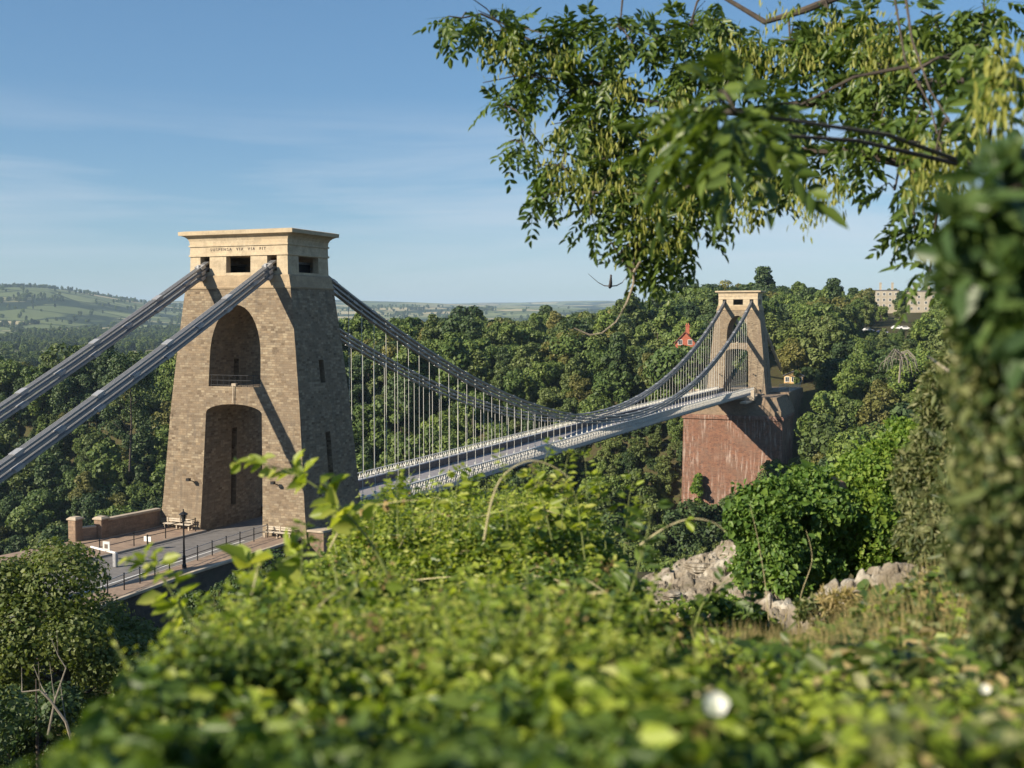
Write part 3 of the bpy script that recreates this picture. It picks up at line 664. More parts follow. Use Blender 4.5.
# ------------------------------------------------------------------ leaves
def unit(a): return a/np.maximum(np.linalg.norm(a, axis=-1, keepdims=True), 1e-9)
def leaves(pos, dirn, nrm, Ln, Wd, fold=.25, droop=.15):
    n = len(pos); d = unit(dirn); s = unit(np.cross(nrm, d)); k = np.cross(d, s)
    Ln = np.broadcast_to(Ln, n)[:, None]; Wd = np.broadcast_to(Wd, n)[:, None]
    def P(a, b, c): return pos+d*Ln*a+s*Wd*b+k*Wd*c
    V = np.stack([P(0, 0, 0), P(.35, -.5, fold), P(.72, -.36, fold*.7-droop*.6), P(1, 0, -droop*1.5), P(.72, .36, fold*.7-droop*.6), P(.35, .5, fold)], 1)
    b = (np.arange(n)*6)[:, None]
    Q = np.concatenate([b+np.array([[0, 1, 2, 3]]), b+np.array([[0, 3, 4, 5]])], 1).reshape(-1, 4)
    return V.reshape(-1, 3), Q
def merge(parts):                                     # [(V, Q, material index)]
    Vs, Qs, Ms, b = [], [], [], 0
    for V, Q, m in parts: Vs.append(V); Qs.append(Q+b); Ms.append(np.full(len(Q), m) if np.isscalar(m) else m); b += len(V)
    return np.concatenate(Vs), np.concatenate(Qs), np.concatenate(Ms)
def rvec(n): return unit(rng.normal(size=(n, 3)))

# ------------------------------------------------------------------ woodland trees
def crown_quads(r, R, H, n, leaf, shape='round'):
    nl = 30 if shape != 'tall' else 34
    if shape == 'conifer':
        h = r.random(n)**.75; a = r.random(n)*6.283; ring = .55+.45*np.abs(np.sin(h*24))
        rad = R*(1-h)*ring*r.uniform(.6, 1.05, n)+.15
        P = np.stack([np.cos(a)*rad, np.sin(a)*rad, h*H], 1); nr = np.stack([np.cos(a), np.sin(a), np.full(n, .7)], 1)
    else:
        z = r.uniform(.05, 1, nl); ph = r.uniform(0, 6.283, nl)
        wid = {'round': np.sqrt(np.maximum(1-(z*1.05-.45)**2*2.2, .05)), 'tall': np.sqrt(np.maximum(1-(z-.45)**2*3.2, .05))*.72, 'spread': np.sqrt(np.maximum(1-(z-.55)**2*3.3, .04))*1.15}[shape]
        q = r.uniform(.35, .78, nl)*wid*R
        LC = np.stack([np.cos(ph)*q, np.sin(ph)*q, z*H*.86], 1); LR = R*r.uniform(.16, .42, nl)*(.75 if shape == 'tall' else 1)
        k = r.integers(0, nl, n); dv = unit(r.normal(size=(n, 3))+np.array([0, 0, .35]))
        P = LC[k]+dv*(LR[k]*r.uniform(.72, 1.08, n))[:, None]*np.array([1, 1, .85]); nr = dv+np.array([0, 0, .25])
    nr = unit(nr+.55*r.normal(size=(n, 3)))
    t = unit(np.cross(nr, r.normal(size=(n, 3)))); b = np.cross(nr, t)
    s = (leaf*r.uniform(.55, 1.2, n))[:, None]; as_ = r.uniform(.5, .9, n)[:, None]
    V = np.stack([P-t*s, P-b*s*as_, P+t*s, P+b*s*as_+nr*s*.15], 1).reshape(-1, 3)
    return V, (np.arange(n)*4)[:, None]+np.arange(4)
def trunk_quads(mb_pts, rad, n=6):
    mb = MB(); mb.tube(mb_pts, rad, n); q = [f for f in mb.f if len(f) == 4]
    return np.array(mb.v, float), np.array(q)
PROTO = []
protocol = bpy.data.collections.new('woodland tree kinds')
KINDS = [('dark', 'dark green'), ('mid', 'mid green'), ('olive', 'olive green'), ('yellow', 'yellow green')]
for ki, (kk, kn) in enumerate(KINDS):
    for si, sh in enumerate(('round', 'tall', 'spread')):
        r = np.random.default_rng(100+ki*10+si)
        R, H = {'round': (5.3, 9.5), 'tall': (4.8, 13), 'spread': (6.2, 9)}[sh]
        V, Q = crown_quads(r, R, H+1.6, 5600, .40, sh); V[:, 2] += 1.2
        V2, Q2 = trunk_quads([(0, 0, -2.5), (.1, 0, 3), (.2, .2, 9)], [.35, .28, .1])
        VV, QQ, mi = merge([(V, Q, 0), (V2, Q2, 1)])
        me = np_mesh('woodland_tree', VV, QQ, [M['tree_'+kk], M['bark']], mi)
        PROTO.append((me, ki, R, H+3))
        o = bpy.data.objects.new('tree_kind_%02d' % len(PROTO), me); protocol.objects.link(o)
def gn_scatter(name, P, idx, rot, scl, label, cat):
    me = bpy.data.meshes.new(name); me.vertices.add(len(P)); me.vertices.foreach_set('co', np.asarray(P, np.float32).ravel())
    for nm, ty, arr in (('idx', 'INT', idx), ('rot', 'FLOAT', rot), ('scl', 'FLOAT', scl)):
        a = me.attributes.new(nm, ty, 'POINT'); a.data.foreach_set('value', np.asarray(arr, np.int32 if ty == 'INT' else np.float32))
    o = link(name, me); tag(o, label, cat, kind='stuff')
    g = bpy.data.node_groups.new(name, 'GeometryNodeTree'); g.interface.new_socket('Geometry', in_out='INPUT', socket_type='NodeSocketGeometry'); g.interface.new_socket('Geometry', in_out='OUTPUT', socket_type='NodeSocketGeometry')
    N, L = g.nodes, g.links; gi = N.new('NodeGroupInput'); go = N.new('NodeGroupOutput')
    ci = N.new('GeometryNodeCollectionInfo'); ci.inputs[0].default_value = protocol; ci.inputs['Separate Children'].default_value = True; ci.inputs['Reset Children'].default_value = True
    ip = N.new('GeometryNodeInstanceOnPoints'); ip.inputs['Pick Instance'].default_value = True
    L.new(gi.outputs[0], ip.inputs['Points']); L.new(ci.outputs[0], ip.inputs['Instance'])
    def attr(nm, ty):
        a = N.new('GeometryNodeInputNamedAttribute'); a.data_type = ty; a.inputs[0].default_value = nm; return a.outputs[0]
    L.new(attr('idx', 'INT'), ip.inputs['Instance Index'])
    cx = N.new('ShaderNodeCombineXYZ'); L.new(attr('rot', 'FLOAT'), cx.inputs[2]); er = N.new('FunctionNodeEulerToRotation'); L.new(cx.outputs[0], er.inputs[0]); L.new(er.outputs[0], ip.inputs['Rotation'])
    L.new(attr('scl', 'FLOAT'), ip.inputs['Scale']); L.new(ip.outputs[0], go.inputs[0])
    m = o.modifiers.new('scatter', 'NODES'); m.node_group = g; return o
def region_words(px, py):
    if px < 175: return 'left of the nearer tower, '+('high under the far fields' if py < 400 else 'low beside the stone parapet' if py > 470 else 'midway down the slope')
    if px < 360: return 'behind the nearer tower'
    line = 483-(px-360)*.21
    if px < 690:
        if py > line+8: return 'below the bridge deck'
        if px < 480: return 'behind the hanging rods beside the nearer tower' if py > 345 else 'on the ridge under the far fields'
        return ('on the skyline ridge left of the farther tower' if py < 335 else 'on the slope above the middle of the bridge')
    if px < 780: return 'behind the farther tower' if py < 400 else 'at the foot of the red abutment'
    if py < 330: return 'on the skyline ridge right of the farther tower'
    return 'on the slope right of the farther tower' if py < 400 else 'in the shaded hollow right of the red abutment'
def woodland():
    g = 8.4; xs, ys = np.meshgrid(np.arange(-560, 330, g), np.arange(96, 760, g)); n = xs.size
    r = np.random.default_rng(5)
    X = xs.ravel()+r.uniform(-4, 4, n); Y = ys.ravel()+r.uniform(-4, 4, n); Z = ground_z(X, Y)
    px, py, dep = to_px(np.stack([X, Y, Z+8], 1)); rr = np.hypot(X-CX, Y-CY)
    # stand on the far side, clear of the bridge works
    ok = (px > -60) & (px < 1085) & (dep > 200) & (Z > -70) & (rr < 690) & ~((np.abs(X-2) < 18) & (Y > 192) & (Y < 252)) & ~((np.abs(X) < 13) & (Y < 200) & (Z > -16)) & ~((np.abs(X) < 6) & (Y > 215) & (Y < 330))
    low = (np.abs(X-2) < 14) & (Y <= 196) & (Y > 186)
    ok &= ~low
    red = at(686, 345, 330)
    ok &= ~((np.hypot(X-red[0], Y-red[1]) < 7) | (((px > 674) & (px < 697)) & (rr > 321) & (rr < 340)))
    X, Y, Z, px, py, dep = [a[ok] for a in (X, Y, Z, px, py, dep)]; n = len(X)
    patch = wav(X, Y, .02, 21)+r.normal(0, .55, n)
    ki = np.digitize(patch, [-.35, .35, 1.9]); ki = np.where(r.random(n) < .08, 3, ki)
    si = r.choice(3, n, p=[.5, .22, .28]); idx = ki*3+si
    scl = r.uniform(.6, 1.4, n)*np.where(r.random(n) < .14, 1.25, 1)*np.where((py < 335) & (px < 620), .85, 1)
    scl = np.where(py < 302, np.minimum(scl, .95), scl); rot = r.uniform(0, 6.28, n)
    # nothing grows across the sight of the houses, the cars and the abutment face
    Rr = np.array([p[2] for p in PROTO])[idx]*scl; Hr = np.array([p[3] for p in PROTO])[idx]*scl
    tx, ty, td = to_px(np.stack([X, Y, Z+Hr], 1)); hw = Rr*.8*FPX/td
    bad = np.zeros(n, bool)
    for a0, a1, b0, b1, dd in ((879, 893, 297, 301, 600), (913, 929, 297, 301, 590), (865, 908, 328, 331, 445), (677, 694, 322, 341, 330), (776, 808, 366, 390, 335), (684, 786, 395, 480, 285)):
        bad |= (tx+hw > a0) & (tx-hw < a1) & (ty < b1) & (ty+Hr*FPX/td > b0) & (td < dd)
    X, Y, Z, px, py, dep, idx, scl, rot = [a[~bad] for a in (X, Y, Z, px, py, dep, idx, scl, rot)]; n = len(X)
    W, H_ = 512, 384; mask = np.zeros((H_, W), bool)
    mask[115:270, 83:178] = True; mask[198:258, 342:398] = True
    for x in range(W): mask[int(np.interp(x*2, [0, 60, 160, 250, 330, 400, 560, 660, 730, 760, 850, 920, 935, 1024], [545, 538, 580, 600, 520, 492, 482, 520, 560, 480, 465, 440, 200, 160])/2):, x] = True
    vis = np.zeros(n, int)
    for i in np.argsort(dep):
        R, Hh = PROTO[idx[i]][2]*scl[i], PROTO[idx[i]][3]*scl[i]
        cx, cy, z = to_px(np.array([X[i], Y[i], Z[i]+Hh*.55])); a = R*FPX/z/2*.9; b = Hh*.5*FPX/z/2
        x0, x1, y0, y1 = int(cx/2-a), int(cx/2+a)+1, int(cy/2-b), int(cy/2+b)+1
        x0, x1, y0, y1 = max(x0, 0), min(x1, W), max(y0, 0), min(y1, H_)
        if x1 <= x0 or y1 <= y0: continue
        sub = mask[y0:y1, x0:x1]; vis[i] = (~sub).sum(); sub[:] = True
    top = np.argsort(-vis)[:285]; top = top[vis[top] > 4]; sel = np.zeros(n, bool); sel[top] = True
    for i in top:
        me, k, R, Hh = PROTO[idx[i]]
        o = link('broadleaf_tree', me); o.location = (X[i], Y[i], Z[i]-.4); o.rotation_euler = (0, 0, rot[i]); o.scale = (scl[i],)*3
        q = to_px(np.array([X[i], Y[i], Z[i]+Hh*.6]))
        sh = ('rounded', 'tall', 'broad')[idx[i] % 3]
        tag(o, '%s %s broadleaf tree %s' % (KINDS[k][1], sh, region_words(q[0], q[1])), 'tree', 'woodland trees of the gorge')
    rest = ~sel
    # smaller growth between the trees
    xs, ys = np.meshgrid(np.arange(-420, 160, 4.2), np.arange(126, 330, 4.2)); m = xs.size
    Xs = xs.ravel()+r.uniform(-2.5, 2.5, m); Ys = ys.ravel()+r.uniform(-2.5, 2.5, m); Zs = ground_z(Xs, Ys); qx, qy, qd = to_px(np.stack([Xs, Ys, Zs], 1))
    o2 = (qx > -40) & (qx < 1060) & (Zs > -71) & ~((np.abs(Xs-2) < 15) & (Ys > 188) & (Ys < 250)) & ~((np.abs(Xs) < 8) & (Ys > 200))
    gn_scatter('undershrubs', np.stack([Xs, Ys, Zs-.8], 1)[o2], r.integers(0, 9, o2.sum()), r.uniform(0, 6, o2.sum()), r.uniform(.30, .62, o2.sum()), 'low shrubs filling the gorge slopes between the trees', 'shrubs')
    gn_scatter('woodland', np.stack([X, Y, Z-.4], 1)[rest], idx[rest], rot[rest], scl[rest], 'dense mixed green woodland filling the gorge sides', 'woodland')
    # far hedgerow trees and copses among the fields
    m = 16000; az = np.interp(r.random(m), [0, .55, 1], [-40, 330, 700]); az = np.where(r.random(m) < .6, r.uniform(-60, 190, m), r.uniform(330, 640, m))
    d = 1100*np.exp(r.random(m)*1.75); u = (az-512)/FPX*d; P = local(u, d, 0.)
    Xf, Yf = P[:, 0], P[:, 1]; keep = (wav(Xf, Yf, .006, 31)+.5*wav(Xf, Yf, .02, 32) > .35) | (r.random(m) < .05)
    Xf, Yf = Xf[keep], Yf[keep]; k2 = r.integers(0, 9, len(Xf))
    gn_scatter('distant_hedgerows', np.stack([Xf, Yf, ground_z(Xf, Yf)-1.5], 1), k2, r.uniform(0, 6, len(Xf)), r.uniform(.8, 1.6, len(Xf)), 'hazy hedgerow trees and copses among distant fields', 'distant trees')
woodland()

def single_tree(name, base, H, R, shape, mt, label, n=5200, leaf=.42, trunk_r=.35, crown_z=.25, cat='tree', seed=0, group=None):
    t = thing(name, tuple(base), label, cat, group); r = np.random.default_rng(seed); B = Vector(base)
    V, Q = crown_quads(r, R, H*(1-crown_z), n, leaf, shape); V = V+np.array([0, 0, H*crown_z])
    o = link('crown', np_mesh('crown', V+np.array(base), Q, M[mt]), t)
    mb = MB().tube([B+Vector((0, 0, -1.5)), B+Vector((.1*R, 0, H*.35)), B+Vector((.03*R, .08*R, H*.9))], [trunk_r, trunk_r*.75, trunk_r*.15], 8)
    for k in range(7):
        a = r.uniform(0, 6.28); h = r.uniform(.25, .6); l = R*.6
        mb.tube([B+Vector((.08*R, 0, H*h)), B+Vector((math.cos(a)*l*.5, math.sin(a)*l*.5, H*h+l*.3)), B+Vector((math.cos(a)*l, math.sin(a)*l, H*h+l*.8))], [trunk_r*.45, trunk_r*.3, trunk_r*.1], 6)
    mb.build('trunk', M['bark'], t, uv=False)
    return t
def on_ground(px, d, dz=0):
    p = at(px, 384, d); return np.array([p[0], p[1], float(ground_z(p[0], p[1]))+dz])
# distinct trees of the far side
b = on_ground(713, 350); single_tree('pine_tree', b, CZ+(320.5-283)/FPX*350-b[2], 4.2, 'tall', 'tree_dark', 'tall dark pine rising above the skyline just left of the farther tower top', seed=3)
b = on_ground(648, 325); single_tree('golden_tree', b, 17, 4.3, 'tall', 'tree_yellow', 'golden yellow leaved tree left of the red house', seed=4)
b = on_ground(523, 300); single_tree('dome_tree', b, 16, 6.2, 'round', 'tree_dark', 'rounded dark tree standing clear above the middle of the bridge', seed=5)
b = on_ground(846, 280); single_tree('tall_poplar', b, 22, 4.6, 'tall', 'tree_olive', 'tall pale green tree right of the toll house', seed=8)
b = on_ground(128, 330); b[2] = max(b[2], -24); single_tree('large_oak', b, CZ-(350-320.5)/FPX*330-b[2], 9.5, 'round', 'tree_dark', 'large dark oak whose top stands above the others left of the nearer tower', n=7000, seed=9)
# ivy climbing the abutment and a dark yew at its foot
def ivy_mass(name, base, h, rad, mt, label, n, leaf, seed, cat='ivy', shape='tall'):
    r = np.random.default_rng(seed); V, Q = crown_quads(r, rad, h, n, leaf, shape)
    return tag(link(name, np_mesh(name, V+np.array(base), Q, M[mt])), label, cat)
ivy_mass('climbing_ivy', (-6.2, 194.2, -38), 20.5, 3.0, 'ivy_bright', 'column of bright green ivy climbing the left of the red abutment', 3600, .32, 41)
ivy_mass('yew_tree', (2.2, 191.5, -38), 15, 4.6, 'tree_dark', 'dark rounded yew in front of the red abutment foot', 3600, .4, 42, 'tree', 'round')
# pale dead tree on the right slope
M['greywood'] = simple('grey dead wood', (.20, .175, .14), .85, 0, .3, 10)
def dead_tree(base, h, label):
    t = thing('dead_tree', tuple(base), label, 'tree'); B = Vector(base); r = random.Random(4); mb = MB()
    MB().tube([B-Vector((0, 0, 2)), B+Vector((.3, 0, h*.6)), B+Vector((.1, .2, h))], [.3, .22, .1], 7).build('trunk', M['greywood'], t, uv=False)
    for k in range(26):
        a = r.uniform(0, 6.28); z = r.uniform(.6, 1); l = r.uniform(3, 5.5)
        p = [B+Vector((.1, .1, h*z)), B+Vector((math.cos(a)*l*.45, math.sin(a)*l*.45, h*z+.9)), B+Vector((math.cos(a)*l*.85, math.sin(a)*l*.85, h*z-.9)), B+Vector((math.cos(a)*l, math.sin(a)*l, h*z-3.2))]
        mb.tube(p, [.13, .11, .08, .04], 5)
    mb.build('drooping_branches', M['greywood'], t, uv=False)
b = on_ground(899, 290, 0); dead_tree((b[0], b[1], CZ-(375-320.5)/FPX*290), 6, 'pale dead tree with drooping bare branches on the right slope')

# ------------------------------------------------------------------ buildings across the gorge
def house(name, c, w, dpt, h, rh, wallm, roofm, label, rot=0., chim=1, wins=3, flat=False):
    t = thing(name, (0, 0, 0), label, 'house'); x, y, z = 0, 0, 0
    if flat:
        MB().box(-w/2, w/2, -dpt/2, dpt/2, -4, h).build('wall', wallm, t)
        p = MB().box(-w/2-.2, w/2+.2, -dpt/2-.2, dpt/2+.2, h, h+.5).build('roof', roofm, t)
    else:
        MB().box(-w/2, w/2, -dpt/2, dpt/2, -4, h).add([(-w/2, -dpt/2+.01, h), (w/2, -dpt/2+.01, h), (0, -dpt/2+.01, h+rh), (-w/2, dpt/2-.01, h), (w/2, dpt/2-.01, h), (0, dpt/2-.01, h+rh)], [(0, 1, 2), (5, 4, 3)]).build('wall', wallm, t)
        rm = MB()
        for s in (-1, 1):
            a = [(s*(w/2+.4), -dpt/2-.3, h-.35), (s*(w/2+.4), dpt/2+.3, h-.35), (0, dpt/2+.3, h+rh+.05), (0, -dpt/2-.3, h+rh+.05)]
            rm.add(a+[(q[0], q[1], q[2]+.2) for q in a], [(0, 1, 2, 3), (7, 6, 5, 4), (0, 1, 5, 4), (1, 2, 6, 5), (2, 3, 7, 6), (3, 0, 4, 7)])
        p = rm.build('roof', roofm, t)
    for k in range(chim):
        cx = (-.25+.5*k)*w if chim > 1 else .12*w
        cm = MB().box(cx-.55, cx+.55, -.5, .5, h, h+rh+1.9); cm.box(cx-.68, cx+.68, -.63, .63, h+rh+1.9, h+rh+2.15)
        for q in (-.28, .28): cm.lathe([(.17, h+rh+2.15), (.13, h+rh+2.7)], (cx+q, 0, 0), 8)
        cm.build('chimney', wallm, p)
    for fl in range(max(1, int(h//3))):
        for k in range(wins):
            xx = (k+.5)/wins*w-w/2; zz = 1.0+fl*3
            f = MB().box(xx-.62, xx+.62, -dpt/2-.06, -dpt/2-.005, zz, zz+1.5).build('window', M['white'], t)
            g = MB(); g.box(xx-.5, xx-.04, -dpt/2-.075, -dpt/2-.062, zz+.1, zz+1.4); g.box(xx+.04, xx+.5, -dpt/2-.075, -dpt/2-.062, zz+.1, zz+1.4); g.build('pane', M['glass'], f)
    t.location = c; t.rotation_euler = (0, 0, rot)
    for ch in t.children: ch.matrix_parent_inverse = Matrix.Identity(4)
    for ch in t.children:
        for g in ch.children: g.matrix_parent_inverse = Matrix.Identity(4)
    return t
p = at(685, 348, 330); house('red_house', p, 5.6, 7, 1.5, 3.0, M['orange'], M['roof'], 'red brick gabled house with tall chimney half hidden by trees left of the farther tower', R_(14), 1, 2)
p = at(794, 384, 335); house('toll_house', (p[0], p[1], -.6), 5.4, 5, 3.0, 1.0, M['ochre'], M['slate'], 'small ochre toll house behind the platform right of the farther tower', R_(5), 0, 3)
p = at(886, 309, 600); house('cream_mansion', p, 12, 9, 9.5, 2, M['cream'], M['slate'], 'pale cream mansion with flat roof on the right skyline, left one of the pair', R_(10), 2, 4, True)
p = at(921, 312, 590); house('cream_mansion', p, 14, 9, 10.5, 2, M['cream'], M['slate'], 'pale cream mansion nearest the right hedge, partly hidden by leaves', R_(10), 2, 4, True)
for px_, py_, dd_ in ((676, 344, 318), (687, 347, 317), (697, 344, 319)):
    b = on_ground(px_, dd_); me = PROTO[4 if px_ == 687 else 3][0]; o = link('broadleaf_tree', me); o.location = b; k_ = max((CZ-(py_-320.5)/FPX*dd_-b[2])/(max(v.co.z for v in me.vertices)), .2); o.scale = (max(k_, .45),)*2+(k_,); tag(o, 'green tree standing right in front of the red brick house', 'tree', 'woodland trees of the gorge')
def car(px, py, d, m, label, rot):
    p = at(px, py, d); t = thing('parked_car', tuple(p), label, 'car', 'cars parked among the trees'); B = Vector(p)
    pr = [(-2.1, .35), (2.1, .35), (2.15, .85), (1.2, .98), (.6, 1.5), (-1.2, 1.5), (-1.9, 1.0), (-2.15, .9)]
    def put(mb, nm, mm, par):
        o = mb.build(nm, mm, par); o.matrix_parent_inverse = Matrix.Identity(4); return o
    put(MB().prism(pr, -.85, .85), 'body', m, t)
    g = MB().prism([(-1.15, 1.05), (.95, 1.05), (.5, 1.42), (-1.1, 1.42)], -.87, .87); put(g, 'side_window', M['glass'], t)
    for x in (-1.35, 1.35):
        for y in (-.8, .8):
            w = MB(); w.add([(x+.33*math.cos(a*math.pi/6), y+e, .33+.33*math.sin(a*math.pi/6)) for e in (-.1, .1) for a in range(12)], [tuple(range(12)), tuple(range(23, 11, -1))]+[(i, (i+1) % 12, (i+1) % 12+12, i+12) for i in range(12)]); put(w, 'wheel', M['rubber'], t)
    t.rotation_euler = (0, 0, rot)
    MB().box(B.x-3, B.x+3, B.y-3, B.y+3, B.z-6, B.z-.01)
for a in ((868, 332, 430, M['car_white'], 'small white car alone at the left of the parked row on the right slope', .3), (882, 334, 430, M['car_blue'], 'pale lilac car parked on the right slope between white cars', .2),
          (897, 329.5, 435, M['car_white'], 'white car in the middle of the parked row on the right slope', .25), (905, 330, 440, M['car_white'], 'rightmost white car of the parked row on the right slope', .3)): car(*a)
def car_terrace():
    a, b2 = at(855, 336.5, 437), at(930, 336, 443)
    mb = MB().bar((a[0], a[1], a[2]-3.3), (b2[0], b2[1], b2[2]-3.3), 9, 6); tag(mb.build('car_park', M['asphalt']), 'grey car park terrace cut into the right slope', 'car park', kind='structure')
car_terrace()

# ------------------------------------------------------------------ near trees at lower left
b = on_ground(52, 47); single_tree('sallow_tree', b, CZ-(538-320.5)/FPX*47-b[2], 4.7, 'round', 'sallow', 'big leafy green tree filling the lower left corner, beside the road end', n=52000, leaf=.105, trunk_r=.22, crown_z=.1, seed=21, group='trees at the lower left')
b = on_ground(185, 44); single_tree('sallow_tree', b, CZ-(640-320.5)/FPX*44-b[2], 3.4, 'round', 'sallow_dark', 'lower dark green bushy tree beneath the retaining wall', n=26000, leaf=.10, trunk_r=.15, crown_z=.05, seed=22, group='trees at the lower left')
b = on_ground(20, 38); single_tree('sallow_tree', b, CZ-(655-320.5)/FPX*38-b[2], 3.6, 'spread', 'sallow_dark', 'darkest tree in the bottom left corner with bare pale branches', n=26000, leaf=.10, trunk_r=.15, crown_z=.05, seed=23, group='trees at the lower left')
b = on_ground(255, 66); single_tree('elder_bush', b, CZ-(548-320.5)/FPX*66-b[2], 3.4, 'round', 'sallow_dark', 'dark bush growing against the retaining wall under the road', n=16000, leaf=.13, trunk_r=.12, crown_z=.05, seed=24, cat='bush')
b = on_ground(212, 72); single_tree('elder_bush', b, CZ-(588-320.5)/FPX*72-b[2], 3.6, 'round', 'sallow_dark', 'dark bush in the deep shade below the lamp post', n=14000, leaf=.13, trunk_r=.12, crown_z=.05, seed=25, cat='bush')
def dead_branch(pts, d, rad, label):
    t = thing('dead_branch', tuple(at(*pts[0], d)), label, 'branch'); P = [Vector(at(x, y, d)) for x, y in pts]
    MB().tube(P, [rad*(1-.8*i/len(P)) for i in range(len(P))], 6).build('bough', M['greywood'], t, uv=False)
    r = random.Random(len(label))
    tw = MB()
    for i in range(1, len(P)):
        for k in range(1):
            v = Vector((r.uniform(-1, 1), r.uniform(-.4, .4), r.uniform(-.2, 1)))*.9; tw.tube([P[i], P[i]+v*.5, P[i]+v+Vector((0, 0, .25))], [rad*.4, rad*.28, rad*.12], 5)
    tw.build('twig', M['greywood'], t, uv=False)
dead_branch([(78, 762), (66, 722), (50, 700), (40, 690), (22, 692)], 33, .05, 'bare pale dead bough curving left in the bottom left corner')
dead_branch([(48, 735), (55, 700), (66, 668), (58, 655)], 36, .04, 'thin bare bough leaning right below the big lower left tree')

# ------------------------------------------------------------------ foreground undergrowth
def canopy_pts(n, dmin, dmax, umin=None, umax=None):
    d = np.exp(rng.uniform(math.log(dmin), math.log(dmax), n*3)); u = rng.uniform(-.52, .52, n*3)*d*1.05
    lo = left_edge(d)-.45; ok = u > lo
    if umax is not None: ok &= u < umax(d)
    if umin is not None: ok &= u > umin(d)
    return u[ok][:n], d[ok][:n]
def bumps(u, d): return (.25*wav(u, d, 1.3, 60)-.10)*sst(d, 1.2, 4)*(1-.5*sst(d, 8, 11))+.05*wav(u, d, 5, 59)*(1-sst(d, 2, 4))*2+.16*wav(u, d, 2.6, 61)+.085*wav(u, d, 8, 62)+.03*wav(u, d, 20, 63)
def undergrowth():
    parts = []
    mound = lambda d: np.interp(d, [0, 2, 3, 9, 14], [9, 1.5, .95, 1.35, 1.8])
    # (count, near, far, leaf length, depth spread, material)
    def put(P, dr, nr, s, w, mi):
        V, Q = leaves(P, dr, nr, s, w); b = np.repeat(mi, 2); parts.append((V, Q, b))
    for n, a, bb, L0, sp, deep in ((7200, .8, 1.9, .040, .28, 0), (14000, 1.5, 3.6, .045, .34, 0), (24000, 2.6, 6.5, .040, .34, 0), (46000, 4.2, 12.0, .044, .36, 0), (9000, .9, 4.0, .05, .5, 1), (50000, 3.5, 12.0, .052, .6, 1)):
        u, d = canopy_pts(n, a, bb, umax=mound); n = len(u)
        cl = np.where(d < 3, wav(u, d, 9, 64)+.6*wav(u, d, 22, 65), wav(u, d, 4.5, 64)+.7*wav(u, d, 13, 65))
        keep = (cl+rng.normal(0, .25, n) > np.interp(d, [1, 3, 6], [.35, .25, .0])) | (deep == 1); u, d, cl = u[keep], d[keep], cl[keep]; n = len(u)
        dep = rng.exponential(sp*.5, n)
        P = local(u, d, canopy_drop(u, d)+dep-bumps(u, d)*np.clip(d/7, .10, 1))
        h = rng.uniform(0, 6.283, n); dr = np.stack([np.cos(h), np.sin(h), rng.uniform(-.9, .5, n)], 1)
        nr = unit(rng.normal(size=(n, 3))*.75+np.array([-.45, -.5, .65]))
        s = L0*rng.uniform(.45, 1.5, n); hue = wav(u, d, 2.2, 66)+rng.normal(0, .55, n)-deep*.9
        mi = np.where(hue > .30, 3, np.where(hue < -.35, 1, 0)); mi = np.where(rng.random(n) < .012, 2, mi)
        w = s*rng.uniform(.28, .72, n); put(P, dr, nr, s, w, mi)
        k = rng.random(n) < .5
        for sg in (-1, 1):
            ang = sg*1.1; d2 = np.stack([dr[k, 0]*math.cos(ang)-dr[k, 1]*math.sin(ang), dr[k, 0]*math.sin(ang)+dr[k, 1]*math.cos(ang), dr[k, 2]], 1)
            put(P[k], d2, unit(nr[k]+.3*rng.normal(size=(k.sum(), 3))), s[k]*.85, w[k]*.8, mi[k])
    # short sprigs pushing up through the top
    u, d = canopy_pts(8200, 2.5, 11.8, umax=mound); cl = wav(u, d, 1.7, 68)+.8*wav(u, d, 5, 69); k = cl+rng.normal(0, .3, len(u)) > -.1; u, d, cl = u[k], d[k], cl[k]; n = len(u)
    tall = np.clip(d/6, .30, 1)*rng.uniform(.10, .30, n)*np.where(rng.random(n) < .08, 1.7, 1)
    B = local(u, d, canopy_drop(u, d)-bumps(u, d)*np.clip(d/7, .1, 1)+.10*np.clip(d/5, .3, 1)); lean = unit(rng.normal(size=(n, 3))*.55+np.array([-.1, -.15, .9]))
    V, Q = leaves(B, lean, rvec(n), tall, .006, 0, .2); parts.append((V, Q, 4))
    hs = wav(u, d, 2.6, 70)+rng.normal(0, .5, n); hs = np.where(hs > .25, 3, np.where(hs < -.5, 1, 0)); wd = rng.choice([.30, .42, .62], n); sz = rng.uniform(.75, 1.35, n)
    for k in range(12):
        t_ = (k+1)/12.; h = k*2.4+rng.uniform(0, 1.2, n); dr = np.stack([np.cos(h), np.sin(h), rng.uniform(-.5, .6, n)+.5*(t_-.5)], 1)
        s = (.024+.032*(1-t_*.8))*sz*np.clip(d/5, .6, 1.1); put(B+lean*(tall*t_)[:, None], dr, unit(lean+rng.normal(size=(n, 3))*.45+np.array([-.3, -.35, .3])), s, s*wd, hs)
    # a second, broader leaved plant in patches
    u, d = canopy_pts(9000, 1.3, 11, umax=mound); k = wav(u, d, 1.9, 67)+rng.normal(0, .25, len(u)) > .55; u, d = u[k], d[k]; n = len(u); h = rng.uniform(0, 6.28, n)
    s = rng.uniform(.06, .11, n)*np.clip(d/6, .45, 1); put(local(u, d, canopy_drop(u, d)-bumps(u, d)*np.clip(d/7, .1, 1)-.03), np.stack([np.cos(h), np.sin(h), rng.uniform(-.8, .2, n)], 1), unit(rng.normal(size=(n, 3))*.5+np.array([-.4, -.5, .7])), s, s*.62, rng.choice([0, 1, 3], n))
